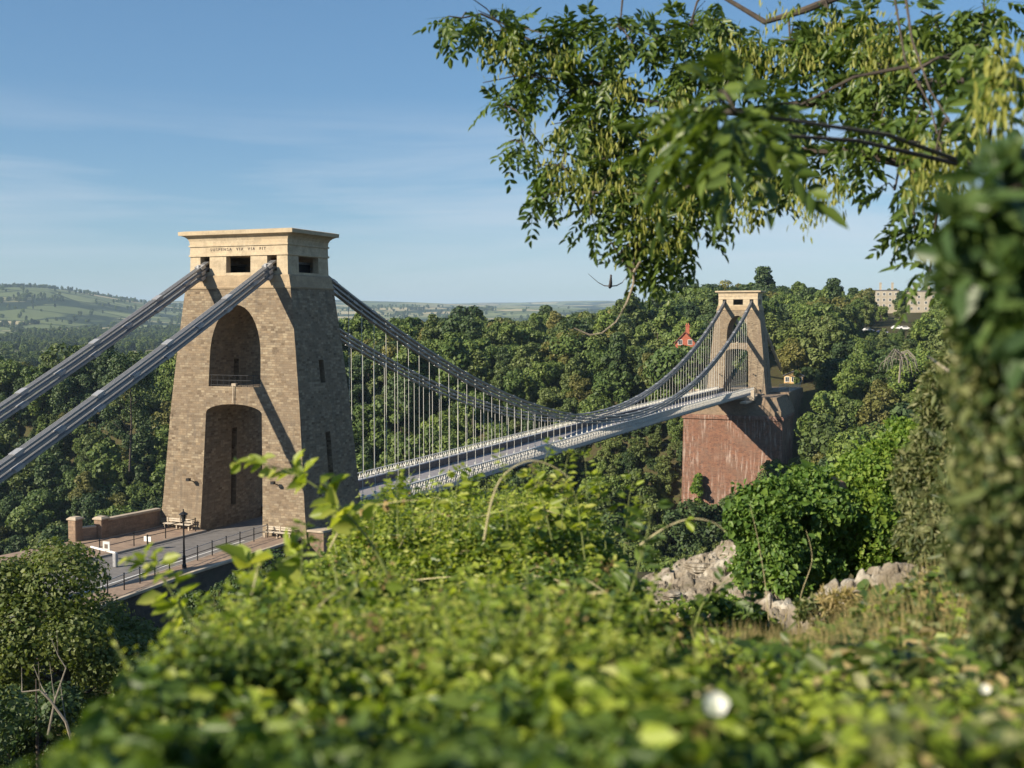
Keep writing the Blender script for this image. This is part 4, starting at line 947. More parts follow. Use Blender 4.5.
    # faded flower heads
    u, d = canopy_pts(500, 2.5, 11, umax=mound); u = np.repeat(u, 9); d = np.repeat(d, 9); n = len(u); P = local(u, d, canopy_drop(u, d)-bumps(u, d)*np.clip(d/7, .1, 1)-.05)+rng.normal(size=(n, 3))*.03
    k = np.repeat(rng.random(n//9) < .16, 9); put(P[k], rvec(k.sum()), rvec(k.sum()), np.full(k.sum(), .022), np.full(k.sum(), .012), np.full(k.sum(), 2))
    # trailing bare stems
    u, d = canopy_pts(200, 4.0, 11, umax=mound); n = len(u); h = rng.uniform(0, 6.28, n)
    V, Q = leaves(local(u, d, canopy_drop(u, d)-bumps(u, d)*np.clip(d/7, .1, 1)-.02), np.stack([np.cos(h), np.sin(h), rng.uniform(-.3, .3, n)], 1), rvec(n), rng.uniform(.12, .4, n), .006, 0, .1); parts.append((V, Q, 5))
    V, Q, mi = merge(parts)
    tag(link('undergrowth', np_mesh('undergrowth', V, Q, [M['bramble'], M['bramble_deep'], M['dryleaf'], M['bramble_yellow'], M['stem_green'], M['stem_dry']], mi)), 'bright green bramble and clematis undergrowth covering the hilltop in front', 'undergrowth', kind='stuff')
    # low growth on the right: dry grass, short leaves
    parts = []
    mr = lambda d: np.interp(d, [0, 3, 9, 14], [.2, .75, 1.2, 1.6])
    for n, a, bb, mi, hh in ((70000, 2.4, 15, 0, .30), (45000, 1.8, 15, 1, .26)):
        u, d = canopy_pts(n, a, bb, umin=mr); n = len(u); keep = (wav(u, d, 1.6, 71)+rng.normal(0, .5, n) > (-.1 if mi == 0 else .0)); u, d = u[keep], d[keep]; n = len(u)
        P = local(u, d, canopy_drop(u, d)+cover(u, d)); dr = unit(rng.normal(size=(n, 3))*.45+np.array([.1, 0, 1])); ln = hh*rng.uniform(.4, 1.5, n)*np.clip(d/5, .5, 1)
        V, Q = leaves(P, dr, rvec(n), ln, .0025+.0005*d, .1, .5); parts.append((V, Q, mi))
    for n, a, bb, L0, mi in ((9000, 1.4, 4.5, .038, 2), (12000, 3.5, 14, .055, 2), (16000, 3, 14, .07, 3), (1500, 3, 14, .035, 4)):
        u, d = canopy_pts(n, a, bb, umin=mr); n = len(u)
        keep = wav(u, d, 1.3, 75)+rng.normal(0, .4, n) > np.interp(d, [2, 5, 9], [-1, -.35, -.1]); u, d = u[keep], d[keep]; n = len(u)
        P = local(u, d, canopy_drop(u, d)-rng.uniform(-.02, .14, n)*np.clip(d/4, .6, 1)); h = rng.uniform(0, 6.283, n); dr = np.stack([np.cos(h), np.sin(h), rng.uniform(-.5, .6, n)], 1)
        s = L0*rng.uniform(.5, 1.4, n); V, Q = leaves(P, dr, unit(rng.normal(size=(n, 3))*.6+np.array([-.2, -.3, .8])), s, s*.6)
        mm = np.where((u/d > .20) & (rng.random(n) < np.clip((u/d-.20)*4.5, 0, .55)), rng.choice([0, 5, 5, 5, 5], n), mi); parts.append((V, Q, np.repeat(mm, 2)))
    V, Q, mi = merge(parts)
    tag(link('rough_grass', np_mesh('rough_grass', V, Q, [M['drygrass'], M['grass'], M['bramble'], M['bramble_deep'], M['dryleaf'], M['hawthorn']], mi)), 'dry grass and low weeds on the slope at the lower right', 'grass', kind='stuff')
undergrowth()

# shoots standing out of the undergrowth
def shoot(pts, d, label, name='bramble_shoot', cat='shoot', nleaf=14, L0=.07, W=.55, rad=.006, mt='bramble', stem='stem_green', seed=0, hang=.3, group='shoots above the undergrowth'):
    r = np.random.default_rng(seed); P = [Vector(at(x, y, d)) for x, y in pts]
    t = thing(name, tuple(P[0]), label, cat, group)
    # smooth the stem
    Q = []
    for i in range(len(P)-1):
        p0, p1, p2, p3 = P[max(i-1, 0)], P[i], P[i+1], P[min(i+2, len(P)-1)]
        for k in range(6):
            s = k/6; Q.append(.5*((2*p1)+(-p0+p2)*s+(2*p0-5*p1+4*p2-p3)*s*s+(-p0+3*p1-3*p2+p3)*s**3))
    Q.append(P[-1]); n = len(Q)
    MB().tube(Q, [rad*(1-.75*i/n) for i in range(n)], 6).build('stem', M[stem], t, uv=False)
    if not nleaf: return t
    pos, dr = [], []
    for k in range(nleaf):
        s = .25+.75*(k+.5)/nleaf; i = min(int(s*(n-1)), n-2); base = Q[i]; tan = (Q[i+1]-Q[i]).normalized()
        a = r.uniform(0, 6.28); side = Vector((math.cos(a), math.sin(a), r.uniform(-.3, .6))); out = (side+tan*.6).normalized()
        for j in (-1, 0, 1):
            o2 = (out+tan.cross(out).normalized()*j*.75-Vector((0, 0, hang))).normalized()
            pos.append(np.array(base)+np.array(out)*L0*(.5 if j == 0 else .35)); dr.append(np.array(o2))
    pos, dr = np.array(pos), np.array(dr); m = len(pos); ln = L0*r.uniform(.7, 1.25, m)*np.repeat(np.linspace(1.1, .6, nleaf), 3)
    V, Qd = leaves(pos, dr, unit(r.normal(size=(m, 3))*.5+np.array([-.25, -.4, .8])), ln, ln*W, .2, .25)
    link('leaves', np_mesh('leaves', V, Qd, M[mt]), t)
    return t
shoot([(395, 590), (372, 545), (345, 512), (318, 488), (285, 470), (243, 462)], 5.5, 'longest leafy shoot leaning left across the foot of the nearer tower', nleaf=20, L0=.115, seed=1, rad=.008, mt='bramble_yellow')
shoot([(262, 640), (250, 600), (262, 572), (285, 560), (300, 552)], 5.0, 'leafy shoot with one large hanging leaf below the right bench', nleaf=8, L0=.15, seed=2, mt='bramble_yellow')
shoot([(240, 700), (205, 650), (182, 610), (160, 575), (140, 556)], 4.6, 'leafy shoot rising in front of the road railing', nleaf=20, L0=.10, seed=3, hang=.5, mt='bramble_yellow')
shoot([(190, 720), (200, 670), (215, 640), (250, 622)], 4.0, 'short leafy shoot left of the undergrowth, under the retaining wall', nleaf=12, L0=.075, seed=4)
shoot([(484, 540), (492, 500), (504, 475), (528, 461), (552, 466), (572, 480)], 6.0, 'pale bare stem arching in front of the bridge deck', name='arching_stem', cat='stem', nleaf=0, rad=.006, stem='stem_dry', seed=5)
shoot([(552, 540), (545, 510), (538, 488), (530, 474)], 7.0, 'upright yellow green shoot at the top of the bush under the deck', nleaf=18, L0=.085, seed=6, mt='bramble_yellow')
shoot([(585, 560), (580, 520), (575, 495), (560, 480)], 7.0, 'small upright shoot right of the arching stem', nleaf=14, L0=.08, seed=7, mt='bramble_yellow')
shoot([(608, 640), (628, 600), (640, 560), (648, 530), (652, 505)], 5.0, 'tall shoot with whorls of long leaves beside the pale rock', nleaf=18, L0=.10, W=.36, seed=8, mt='bramble_deep', hang=.25)
shoot([(640, 545), (665, 528), (690, 519), (712, 522), (726, 532)], 6.0, 'thin pale stem arching right towards the red abutment', name='arching_stem', cat='stem', nleaf=2, L0=.06, rad=.006, stem='stem_dry', seed=9)
shoot([(330, 548), (345, 522), (368, 508), (395, 502), (418, 500)], 6.0, 'pale dry stem bending right at the left top of the bush', name='arching_stem', cat='stem', nleaf=3, L0=.06, rad=.005, stem='stem_dry', seed=10, mt='dryleaf')
shoot([(432, 530), (434, 505), (440, 490), (436, 476)], 7.5, 'small shoot at the bush top below the deck near the tower', nleaf=8, L0=.07, seed=11)
shoot([(690, 650), (700, 610), (715, 590), (735, 575)], 6.0, 'leafy shoot in front of the pale rock face', nleaf=10, L0=.08, seed=12, mt='bramble_deep')
shoot([(720, 650), (745, 620), (752, 590), (748, 560)], 8.0, 'bushy shoot at the foot of the left ivy bush', nleaf=14, L0=.08, seed=13, mt='bramble_deep')
shoot([(770, 640), (766, 590), (758, 540), (750, 505)], 9.0, 'tall straw coloured grass stalk before the left ivy bush', name='dry_stalk', cat='stalk', nleaf=0, rad=.004, stem='stem_dry', seed=14)
shoot([(798, 650), (800, 600), (812, 560), (806, 530)], 9.0, 'second straw coloured stalk, right of the tallest one', name='dry_stalk', cat='stalk', nleaf=0, rad=.004, stem='stem_dry', seed=15)
shoot([(600, 768), (640, 735), (690, 700), (712, 688)], 2.0, 'thick blurred pale stem lying in the bottom foreground', name='arching_stem', cat='stem', nleaf=0, rad=.010, stem='stem_dry', seed=16)
for k_ in range(16):
    ax_ = (352, 372, 398, 415, 452, 470, 508, 536, 562, 588, 606, 624, 640, 210, 232, 300)[k_]; ay_ = np.interp(ax_, [200, 250, 330, 400, 560, 640], [640, 600, 530, 494, 482, 520]); hh_ = (22+(k_*37 % 26))*(.55 if 330 < ax_ < 505 else 1); le_ = (k_*53 % 31)-15
    shoot([(ax_, ay_+45), (ax_+le_*.3, ay_+10), (ax_+le_*.6, ay_-hh_*.5), (ax_+le_*1.3, ay_-hh_)], 7.2 if ax_ > 330 else 5., 'small leafy shoot sticking out of the undergrowth '+('on its left edge by the road' if ax_ < 330 else 'below the near end of the deck' if ax_ < 505 else 'below the middle of the deck'), nleaf=14, L0=.06+.004*(k_ % 6), W=(.3, .5, .4)[k_ % 3], seed=200+k_, mt=('bramble_yellow', 'bramble')[k_ % 2], rad=.004)
def flower(px, py, d, label, k_=1.):
    p = Vector(at(px, py, d)); t = thing('bindweed_flower', tuple(p), label, 'flower', 'white bindweed flowers'); n = 15
    ax = (Vector(C0)-p).normalized()+Vector((0, 0, .6)); ax.normalize(); a = ax.orthogonal().normalized(); b_ = ax.cross(a)
    v = []
    for k, (rr, h) in enumerate(((.003*k_, -.03*k_), (.006*k_, -.015*k_), (.014*k_, .0), (.021*k_, .008*k_))):
        for i in range(n):
            g = 2*math.pi*i/n; q = rr*(1+(.10*math.cos(5*g) if k == 3 else 0)); v.append(p+a*q*math.cos(g)+b_*q*math.sin(g)+ax*h)
    f = [(k*n+i, k*n+(i+1) % n, (k+1)*n+(i+1) % n, (k+1)*n+i) for k in range(3) for i in range(n)]+[tuple(range(n))]
    MB().add(v, f).build('petals', M['petal'], t, uv=False, smooth=True)
    MB().tube([p-ax*.03, p-ax*.06-Vector((0, 0, .05)), p-Vector((0, 0, .2))], .0025, 5).build('stalk', M['stem_green'], t, uv=False)
flower(716, 706, 1.55, 'white bindweed flower low in the foreground undergrowth, centre right', .78)
flower(985, 690, 2.3, 'white bindweed flower near the lower right edge', .5)

# ------------------------------------------------------------------ rocks and ivy bushes on the right
def boulder(name, c, sx, sy, sz, mt, label, seed, cat='rock', rot=0., sub=4, group=None):
    r = np.random.default_rng(seed); bm = bmesh.new(); bmesh.ops.create_icosphere(bm, subdivisions=sub, radius=1)
    nn = unit(r.normal(size=(16, 3))); dd = r.uniform(.55, .85, 16)
    for v in bm.verts:
        q = np.array(v.co); k = 1e9
        for a, b_ in zip(nn, dd):
            t = q@a
            if t > 1e-3: k = min(k, b_/t)
        q = q*min(k, 1.15); q = q*(1+.05*math.sin(q[2]*16+seed)+.03*math.sin(q[0]*21)*math.sin(q[1]*19+seed)); v.co = Vector((q[0]*sx, q[1]*sy, q[2]*sz))
    me = bpy.data.meshes.new(name); bm.to_mesh(me); bm.free(); me.materials.append(M[mt])
    o = link(name, me); o.location = Vector(c); o.rotation_euler = (0, 0, rot); return tag(o, label, cat, group)
def outcrop(name, u0, u1, d0, d1, tops, label, seed):
    """a bank of bedded broken limestone: stepped height field with thickness"""
    nu, nd = 260, 170; u, d = np.meshgrid(np.linspace(u0, u1, nu), np.linspace(d0, d1, nd), indexing='ij')
    r = np.random.default_rng(seed); cells = np.stack([r.uniform(u0, u1, 420), r.uniform(d0, d1, 420)], 1); hh = r.uniform(-.06, .06, 420)*r.choice([.5, 1, 1.8], 420)
    uw = u+.05*wav(u, d, 9, seed+5); dw = d+.05*wav(u, d, 8, seed+6)
    D = ((uw[..., None]-cells[:, 0])*.75)**2+((dw[..., None]-cells[:, 1]))**2; k = D.argmin(-1)
    s = np.sqrt(np.partition(D, 1, -1)[..., :2]); crack = np.clip((s[..., 1]-s[..., 0])/.025, 0, 1)
    tilt = ((u-cells[k, 0])*r.normal(0, .25, 420)[k]+(d-cells[k, 1])*r.normal(0, .25, 420)[k])
    t = (u-u0)/(u1-u0); z = np.interp(t, tops[0], tops[1])
    w = np.clip((d-d0)/(d1-d0), 0, 1)
    drop = np.interp(w, [0, .12, .85, 1], [.75, .45, 0, .02])
    H = -z-drop+hh[k]+tilt-.05*(1-crack)+.05*wav(u, d, 4, seed)+.02*wav(u, d, 17, seed+1)+.010*wav(u, d, 40, seed+2)
    g = -(canopy_drop(u, d)+cover(u, d)); 
    edge = np.minimum(np.minimum(t, 1-t)*6, np.minimum(w, 1-w)*8+.0); H = np.where(edge < .25, np.minimum(H, g-.3), H)
    V = local(u, d, -H).reshape(-1, 3); i, j = np.meshgrid(np.arange(nu-1), np.arange(nd-1), indexing='ij')
    q = np.stack([i*nd+j, (i+1)*nd+j, (i+1)*nd+j+1, i*nd+j+1], -1).reshape(-1, 4)
    o = link(name, np_mesh(name, V, q, M['rock'])); return tag(o, label, 'rock', 'limestone outcrops')
outcrop('limestone_outcrop', 1.55, 3.7, 13.2, 17.2, ([0, .25, .6, .85, 1], [4.05, 3.85, 3.5, 3.36, 3.4]), 'pale broken limestone outcrop left of the ivy bushes', 81)
outcrop('limestone_outcrop', 2.2, 4.6, 7.2, 9.6, ([0, .35, .7, 1], [2.46, 2.10, 1.86, 1.68]), 'pale limestone bank with dry grass at right, below the tall hedge', 82)
for i, (px, py, d, s, lab) in enumerate(((700, 568, 16.6, (.26, .16, .10), 'squared pale block lying on top of the left outcrop'), (731, 550, 16.9, (.22, .2, .2), 'upright pale rock at the right end of the left outcrop'),
        (672, 596, 15.0, (.2, .15, .09), 'flat pale stone on the front of the left outcrop'), (905, 585, 8.8, (.17, .13, .08), 'small white rock on the right bank beside a dark hole'), (975, 590, 7.5, (.13, .1, .07), 'blurred white stone at the foot of the tall right hedge'), (940, 612, 7.6, (.12, .1, .06), 'small pale stone in dry grass on the right bank'))):
    boulder('rock', at(px, py, d), *s, 'rock', lab, 90+i, rot=.4*i)
boulder('sandstone_rock', at(838, 492, 16.5), .20, .3, .22, 'pinkrock', 'pinkish sandstone rock showing between the two ivy bushes', 99)
boulder('sandstone_rock', at(850, 528, 16.2), .2, .3, .26, 'pinkrock', 'pinkish sandstone rock low under the ivy bushes', 98)
def leafy_bush(name, blobs, mt, label, n, L0, seed, cat='bush', W=.75, rough=9, sprays=0, sl=1., flat=.75, group=None, up=.25):
    """leaves over the surface of overlapping blobs (centre, radii)"""
    r = np.random.default_rng(seed); big = list(blobs); blobs = list(blobs)
    for c, rd in big:
        for k in range(rough):
            v = unit(r.normal(size=3)); blobs.append((c+v*rd*r.uniform(.75, 1.12), rd*r.uniform(.18, .42)))
    C = np.array([b_[0] for b_ in blobs]); Rd = np.array([b_[1] for b_ in blobs])
    wgt = (Rd[:, 0]*Rd[:, 2]); k = r.choice(len(blobs), n, p=wgt/wgt.sum())
    dv = unit(r.normal(size=(n, 3))); lump = 1+.13*wav(dv[:, 0]*3+k, dv[:, 2]*3+dv[:, 1]*2, 1.6, seed)
    P = C[k]+dv*Rd[k]*lump[:, None]*(1-r.exponential(.09, n)+(r.random(n) < .06)*r.uniform(0, .35, n))[:, None]
    nr = unit(dv+np.array([0, 0, up])+flat*r.normal(size=(n, 3))); dr = unit(np.cross(nr, r.normal(size=(n, 3)))-np.array([0, 0, .5])); s = L0*np.exp(r.normal(0, .38, n))
    V, Q = leaves(P, dr, nr, s, s*W*r.uniform(.6, 1.1, n), .15, .15)
    if sprays:
        q = r.integers(0, n, sprays); out = unit((P[q]-C[k[q]])+r.normal(size=(sprays, 3))*.25*Rd[0][0]+np.array([0, 0, .12])); ln = sl*Rd[0][0]*r.uniform(.15, .42, sprays); Vs, Qs = [V], [Q]; b_ = len(V)
        for i in range(11):
            a = (i+1)/11; h = r.normal(size=(sprays, 3)); s2 = L0*r.uniform(.6, 1.2, sprays)
            v2, q2 = leaves(P[q]+out*(ln*a)[:, None]-np.array([0, 0, 1.])*(ln*a*a*.3)[:, None], out*.5+h*.7, unit(h+np.array([-.3, -.3, .7])), s2, s2*W, .15, .2); Vs.append(v2); Qs.append(q2+b_); b_ += len(v2)
        v2, q2 = leaves(P[q], out, rvec(sprays), ln, L0*.08, 0, .3); Vs.append(v2); Qs.append(q2+b_)
        V, Q = np.concatenate(Vs), np.concatenate(Qs)
    t = thing(name, tuple(C[0]-np.array([0, 0, Rd[0][2]])), label, cat, group)
    link('foliage', np_mesh('foliage', V, Q, M[mt]), t)
    mb = MB(); root = Vector((C[0][0], C[0][1], float(ground_z(C[0][0], C[0][1]))-.2))
    if name == 'near_branch': root = Vector(at(1075, 180, 2.5))
    if name == 'tall_hedge': root = Vector(at(1120, 760, 2.9))
    for c in C[:len(big)]: mb.tube([root, root.lerp(Vector(c), .5)+Vector((.05, 0, .1)), Vector(c)], [.022, .016, .008], 6)
    mb.build('stem', M['bark'], t, uv=False)
    return t
def blob(px, py, d, rx, ry, dz=1.): # radii in pixels
    k = d/FPX; return (at(px, py, d), np.array([rx*k, rx*k*dz, ry*k]))
leafy_bush('ivy_bush', [blob(790, 540, 16, 50, 58), blob(766, 518, 15.6, 34, 36), blob(815, 518, 16, 36, 40), blob(775, 562, 15.4, 36, 38), blob(806, 494, 16.4, 32, 22)], 'ivy', 'dense dark green ivy bush in front of the red abutment', 60000, .060, 111, rough=16, sprays=260, group='ivy bushes on the rocks')
leafy_bush('ivy_bush', [blob(885, 500, 17, 46, 55), blob(905, 465, 17.4, 34, 36), blob(868, 535, 16, 36, 42), blob(905, 530, 16.4, 40, 44), blob(858, 475, 18, 26, 20), blob(925, 450, 17, 28, 26)], 'ivy_bright', 'yellow green ivy bush right of the dark ivy bush', 60000, .060, 112, rough=16, sprays=420, group='ivy bushes on the rocks')
leafy_bush('tall_hedge', [blob(1018, 620, 2.5, 44, 36), blob(1010, 560, 2.3, 46, 40), blob(1000, 480, 2.4, 44, 60), blob(1015, 400, 2.3, 50, 70), blob(1000, 320, 2.3, 36, 60), blob(1030, 250, 2.2, 60, 80), blob(1040, 500, 2.2, 60, 90), blob(975, 390, 3.0, 18, 40), blob(972, 300, 2.8, 16, 40), blob(990, 260, 2.6, 22, 40)], 'hawthorn', 'tall dull green hedge blurred along the right edge', 30000, .021, 113, 'hedge', .6, up=.1, rough=20, sprays=420, sl=3.2)
leafy_bush('willow_shrub', [blob(950, 430, 8.6, 32, 44), blob(930, 480, 8.8, 30, 46), blob(955, 530, 8.2, 36, 46), blob(925, 530, 8.9, 24, 34), blob(985, 480, 8.0, 40, 70), blob(945, 380, 8.4, 16, 28), blob(985, 560, 7.8, 40, 40), blob(960, 345, 8.2, 14, 30)], 'willow', 'grey green narrow leaved shrub between the bright ivy and the right hedge', 34000, .048, 120, 'shrub', .34, up=.3, rough=18, sprays=700, sl=1.3)
leafy_bush('near_branch', [blob(990, 215, 1.9, 34, 30), blob(1012, 262, 1.9, 34, 36), blob(962, 262, 2.1, 20, 26), blob(1005, 170, 2.0, 26, 26), blob(985, 310, 2.1, 26, 26), blob(1030, 320, 1.9, 34, 34)], 'nearleaf', 'blurred dark green leafy branch close by at the right edge', 620, .055, 114, 'branch', .5, sprays=16)
leafy_bush('weed_clump', [blob(900, 610, 8.4, 26, 12), blob(875, 600, 9, 18, 12)], 'nearleaf', 'clump of broad dark leaves on the right bank before the rock', 300, .09, 115, 'weeds')
leafy_bush('weed_clump', [blob(845, 606, 8.6, 20, 10), blob(930, 604, 7.6, 22, 10), blob(960, 618, 7.2, 26, 10)], 'drygrass', 'straw coloured dead weeds growing over the right bank', 900, .07, 117, 'weeds', .2, sprays=60, sl=1.6)
leafy_bush('weed_clump', [blob(818, 612, 8.8, 18, 12), blob(872, 618, 8.0, 26, 10), blob(985, 640, 6.0, 40, 18)], 'hawthorn', 'grey green weeds along the front of the right bank', 1500, .05, 118, 'weeds', .4, sprays=60, sl=1.6)
leafy_bush('weed_clump', [blob(680, 612, 13.6, 26, 12), blob(722, 604, 14.4, 20, 9)], 'ivy_bright', 'bright weeds growing out of the left outcrop', 900, .06, 119, 'weeds', .5, sprays=40)
leafy_bush('weed_clump', [blob(735, 625, 10, 26, 22), blob(700, 640, 9, 24, 18)], 'bramble_deep', 'leafy weed clump at the foot of the left outcrop', 1800, .07, 116, 'weeds')
def hedge_stick():
    t = thing('broken_branch', tuple(at(1003, 388, 4.6)), 'orange brown broken branch stub with pale twig in the right hedge', 'branch')
    MB().tube([at(1010, 330, 4.8), at(1004, 360, 4.6), at(1003, 390, 4.5)], [.009, .012, .010], 8).build('stub', M['orangewood'], t, uv=False)
    MB().tube([at(1003, 386, 4.5), at(975, 384, 5), at(950, 372, 5.6), at(928, 356, 6.2)], [.010, .009, .008, .004], 7).build('twig', M['deadwood'], t, uv=False)
hedge_stick()

# ------------------------------------------------------------------ ash tree overhead
def ash_tree():
    K = 1.3
    def at(x, y, d, _a=globals()['at']): return _a(x, y, d*K)
    t = thing('ash_tree', tuple(on_ground(1330, 8.5*K)), 'ash tree reaching in from the upper right with green keys hanging in bunches', 'tree')
    g = on_ground(1330, 8.5*K)
    MB().tube([g-np.array([0, 0, .5]), at(1310, 420, 8.5), at(1290, 150, 8.5), at(1230, -150, 8.4)], [.26, .22, .18, .13], 10).build('trunk', M['bark'], t, uv=False)
    limbs = [[(1295, 180, 8.5), (1150, 95, 8.4), (985, 82, 8.2), (930, 84, 8.2), (870, 92, 8.3), (800, 105, 8.4), (740, 112, 8.4), (690, 110, 8.5), (630, 98, 8.6), (590, 80, 8.6), (555, 55, 8.7), (500, 22, 8.8)],
             [(1295, 180, 8.5), (1100, 150, 7.8), (980, 158, 7.5), (910, 165, 7.4), (855, 152, 7.5), (790, 150, 7.6), (740, 170, 7.8), (680, 190, 8.0), (640, 225, 8.1), (633, 270, 8.1)],
             [(1240, -120, 8.4), (1080, -70, 8.2), (930, -40, 8.2), (805, 10, 8.3), (765, 22, 8.4), (720, -5, 8.5), (610, -25, 8.6), (520, -20, 8.7)],
             [(900, -40, 6.0), (912, 40, 5.8), (930, 90, 5.6), (955, 130, 5.4), (985, 170, 5.2)],
             [(890, -30, 6.2), (905, 60, 6.0), (930, 105, 5.9), (945, 165, 5.8)],
             [(690, 110, 8.5), (640, 150, 8.5), (600, 160, 8.5), (545, 150, 8.6), (530, 130, 8.6)],
             [(680, 190, 8.0), (620, 195, 8.1), (575, 190, 8.2), (545, 195, 8.2)]]
    sk = []
    for li, pl in enumerate(limbs):
        P = [at(*q) for q in pl]; r0 = (.06, .05, .045, .008, .007, .014, .012)[li]
        MB().tube(P, [K*max(r0*(1-.9*i/(len(P)-1)), .005) for i in range(len(P))], 8).build('limb', M['bark'], t, uv=False)
        for a, b_ in zip(P[:-1], P[1:]):
            for s in np.linspace(0, 1, 8): sk.append(a+(b_-a)*s)
    sk = np.array(sk)
    # the bare hanging twig
    MB().tube([at(618, 225, 8.1), at(621, 248, 8.1), at(623, 262, 8.1), at(632, 272, 8.1)], [.008, .009, .011, .012], 6).build('twig', M['bark'], t, uv=False)
    MB().tube([at(608, 238, 8.1), at(616, 250, 8.1), at(622, 258, 8.1)], [.005, .006, .007], 6).build('twig', M['bark'], t, uv=False)
    MB().tube([at(640, 262, 8.0), at(634, 272, 8.1), at(633, 285, 8.1), at(627, 302, 8.1), at(616, 322, 8.1), at(602, 333, 8.1), at(590, 335, 8.1), at(574, 328, 8.1)], [.010, .014, .010, .008, .007, .006, .006, .003], 6).build('twig', M['deadwood'], t, uv=False)
    B = [(462, 18, 30, 14, 8.7), (505, 30, 42, 26, 8.7), (560, 35, 45, 32, 8.7), (620, 28, 48, 34, 8.6), (690, 25, 50, 28, 8.5), (545, 78, 50, 26, 8.7), (600, 85, 45, 32, 8.6), (505, 105, 22, 15, 8.7), (522, 145, 18, 13, 8.6),
         (590, 125, 40, 34, 8.5), (640, 135, 40, 34, 8.5), (562, 165, 32, 20, 8.4), (610, 175, 42, 28, 8.3), (660, 180, 42, 34, 8.2), (545, 200, 16, 8, 8.2), (660, 225, 38, 34, 8.1), (622, 215, 30, 16, 8.1), (590, 215, 14, 12, 8.1),
         (700, 190, 34, 30, 8.0), (690, 70, 46, 32, 8.4), (740, 60, 44, 40, 8.3), (735, 112, 48, 32, 3.3), (700, 130, 34, 26, 4.2), (745, 170, 36, 36, 7.6), (790, 40, 48, 36, 8.2), (835, 30, 50, 34, 8.2), (890, 25, 50, 34, 7.6), (940, 30, 46, 36, 7.0), (985, 15, 40, 22, 7.0),
         (800, 105, 44, 30, 6.0), (850, 80, 44, 30, 7.8), (890, 70, 40, 34, 7.4), (790, 160, 36, 26, 7.5), (860, 150, 36, 20, 7.4), (880, 125, 36, 24, 6.8), (925, 110, 36, 28, 6.2), (935, 155, 30, 30, 5.6), (915, 238, 18, 8, 7), (925, 205, 20, 14, 6.8), (895, 190, 12, 10, 7), (1000, 80, 26, 40, 4.5), (965, 60, 30, 30, 6),
         (930, 268, 14, 14, 6.5), (655, 255, 26, 16, 8.1), (690, 235, 20, 18, 8.1)]
    tw = MB(); pos, ax = [], []
    r = np.random.default_rng(77)
    for cx, cy, rx, ry, d in B:
        n = int(rx*ry*3.14/(104 if d > 6.5 else 190)*(.72 if cx > 780 else 1))+3
        c = at(cx, cy, d); j = np.argmin(((sk-c)**2).sum(1)); a = sk[j]
        tw.tube([a, (a+c)/2+np.array([0, 0, .06]), c], [K*.012, K*.009, K*.006], 5)
        hub = [c]
        for k in range(max(2, n//7)):
            q = at(cx+r.normal()*rx*.55, cy+r.normal()*ry*.5, d+r.normal()*.22); tw.tube([c, (c+q)/2+np.array([0, 0, .04]), q], [K*.006, K*.005, K*.003], 4); hub.append(q)
        for k in range(n):
            h = hub[r.integers(0, len(hub))]; q = at(cx+r.uniform(-1, 1)*rx, cy+r.uniform(-1, 1)*ry*.9, d+r.normal()*.28)
            q = q*.50+h*.50; v = q-h; v = v/max(np.linalg.norm(v), 1e-6)
            pos.append(q); ax.append(v*.8+r.normal(size=3)*.5+np.array([-.15, 0, -.38]))
    tw.build('twig', M['bark'], t, uv=False)
    pos, ax = np.array(pos), unit(np.array(ax)); n = len(pos)
    parts = []; rl = K*r.uniform(.17, .27, n); rac = MB()
    side = unit(np.cross(ax, r.normal(size=(n, 3))*.5+np.array([0, 0, 1.]))); nn = np.cross(side, ax)
    for k in range(11):
        if k == 10: s, sg, L = 1.0, 0, .085
        else: s, sg, L = .25+.16*(k//2), (-1, 1)[k % 2], .082-.004*abs(k//2-2)
        droop = np.array([0, 0, -1.])*(s*s*.09*K)
        P = pos+ax*(rl*s)[:, None]+droop; dr = ax*(.55 if sg else 1)+side*sg*.8+np.array([0, 0, -.28])+r.normal(size=(n, 3))*.15
        V, Q = leaves(P, dr, unit(nn+r.normal(size=(n, 3))*.3), K*L*r.uniform(.75, 1.2, n), K*.033*r.uniform(.8, 1.2, n), .15, .35); parts.append((V, Q, 0))
    # rachis slivers
    V, Q = leaves(pos, ax, nn, rl, .007, .0, .6); parts.append((V, Q, 0))
    V, Q, mi = merge(parts); link('foliage', np_mesh('foliage', V, Q, M['ash']), t)
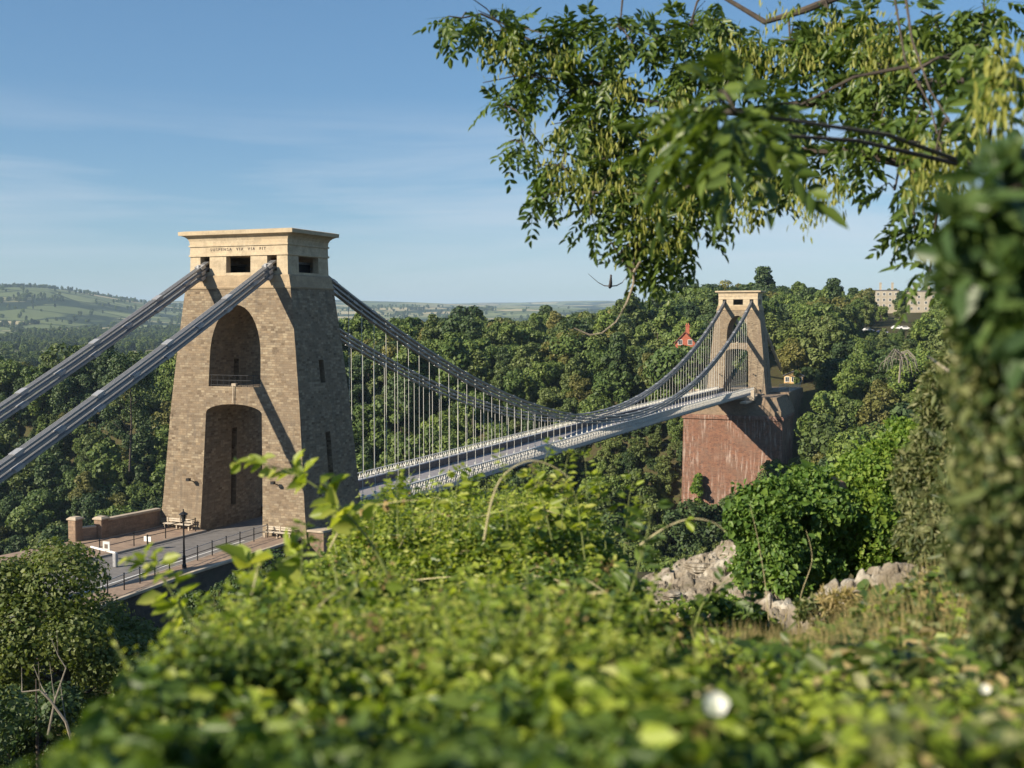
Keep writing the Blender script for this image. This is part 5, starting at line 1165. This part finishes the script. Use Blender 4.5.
    keys = [(497, 48, 8.7), (512, 62, 8.7), (548, 140, 8.5), (572, 185, 8.2), (590, 190, 8.1), (560, 170, 8.3), (620, 178, 8.2), (645, 205, 8.1), (665, 135, 8.3), (655, 115, 8.4), (688, 205, 8.0), (700, 175, 7.9), (722, 185, 7.6), (738, 200, 7.5), (660, 160, 8.1), (615, 150, 8.4), (675, 100, 8.4),
            (800, 195, 7.4), (815, 185, 7.4), (828, 200, 7.3), (838, 185, 7.4), (808, 215, 7.4), (765, 190, 7.5), (750, 215, 7.5), (740, 45, 8.2), (757, 60, 8.2), (835, 25, 8.1), (850, 45, 8.0), (880, 50, 7.4), (895, 35, 7.4), (868, 65, 7.4), (915, 60, 6.6), (920, 150, 6), (935, 165, 5.8), (950, 178, 5.6), (930, 185, 5.6), (958, 155, 5.6), (1000, 75, 4.4), (1010, 105, 4.2), (990, 110, 4.2), (1005, 55, 4.4), (560, 60, 8.6), (625, 90, 8.4), (600, 140, 8.4), (705, 150, 7.8), (680, 165, 8), (780, 60, 8), (810, 60, 8), (870, 30, 7.4), (640, 235, 8.05), (672, 240, 8.0), (780, 15, 8.2)]
    for cx, cy, d in keys:
        c = at(cx, cy, d-.35); m = int(r.integers(40, 66)); R = K*.12*r.uniform(.75, 1.25)*(d/8.3)
        P = c+r.normal(size=(m, 3))*np.array([R*.6, R*.6, R*.55]); V, Q = leaves(P, np.array([0, 0, -1.])+r.normal(size=(m, 3))*.22, rvec(m), K*r.uniform(.045, .065, m), K*.014, .05, .3)
        link('seed_cluster', np_mesh('seed_cluster', V, Q, M['key']), t)
ash_tree()

# ------------------------------------------------------------------ a bird in flight
def bird(px, py, d):
    c = Vector(at(px, py, d)); t = thing('bird', tuple(c), 'small dark bird with spread wings flying left of the hanging twig', 'bird')
    k = d/FPX; rt, up, fw = Vector(RV), Vector((0, 0, 1)), Vector(FH)
    body = [c+up*11*k-fw*5*k, c+up*8*k-fw*4*k, c+up*2*k-fw*1*k, c+fw*3*k, c+fw*7*k-up*1*k, c+fw*10*k]
    MB().tube(body, [1.0*k, 1.1*k, 1.8*k, 2.0*k, 1.5*k, .3*k], 8).build('body', M['feather'], t, uv=False, smooth=True)
    for s in (-1, 1):
        root = c+fw*3*k; w = [root, root+rt*s*6*k+up*.4*k, root+rt*s*12*k+up*3.5*k, root+rt*s*(22 if s < 0 else 16)*k+up*(12 if s < 0 else 9)*k]
        ch = [2.6, 2.2, 1.6, .4]; v = []
        for p, cd in zip(w, ch): v += [p+fw*cd*k+up*.25*k, p-fw*cd*k-up*.9*cd*k*.35, p+up*.5*k]
        f = []
        for i in range(3):
            for j in range(3): f.append((i*3+j, i*3+(j+1) % 3, i*3+3+(j+1) % 3, i*3+3+j))
        f += [(2, 1, 0), (9, 10, 11)]
        MB().add(v, f).build('wing', M['feather'] , t, uv=False)
bird(610.5, 286, 30)
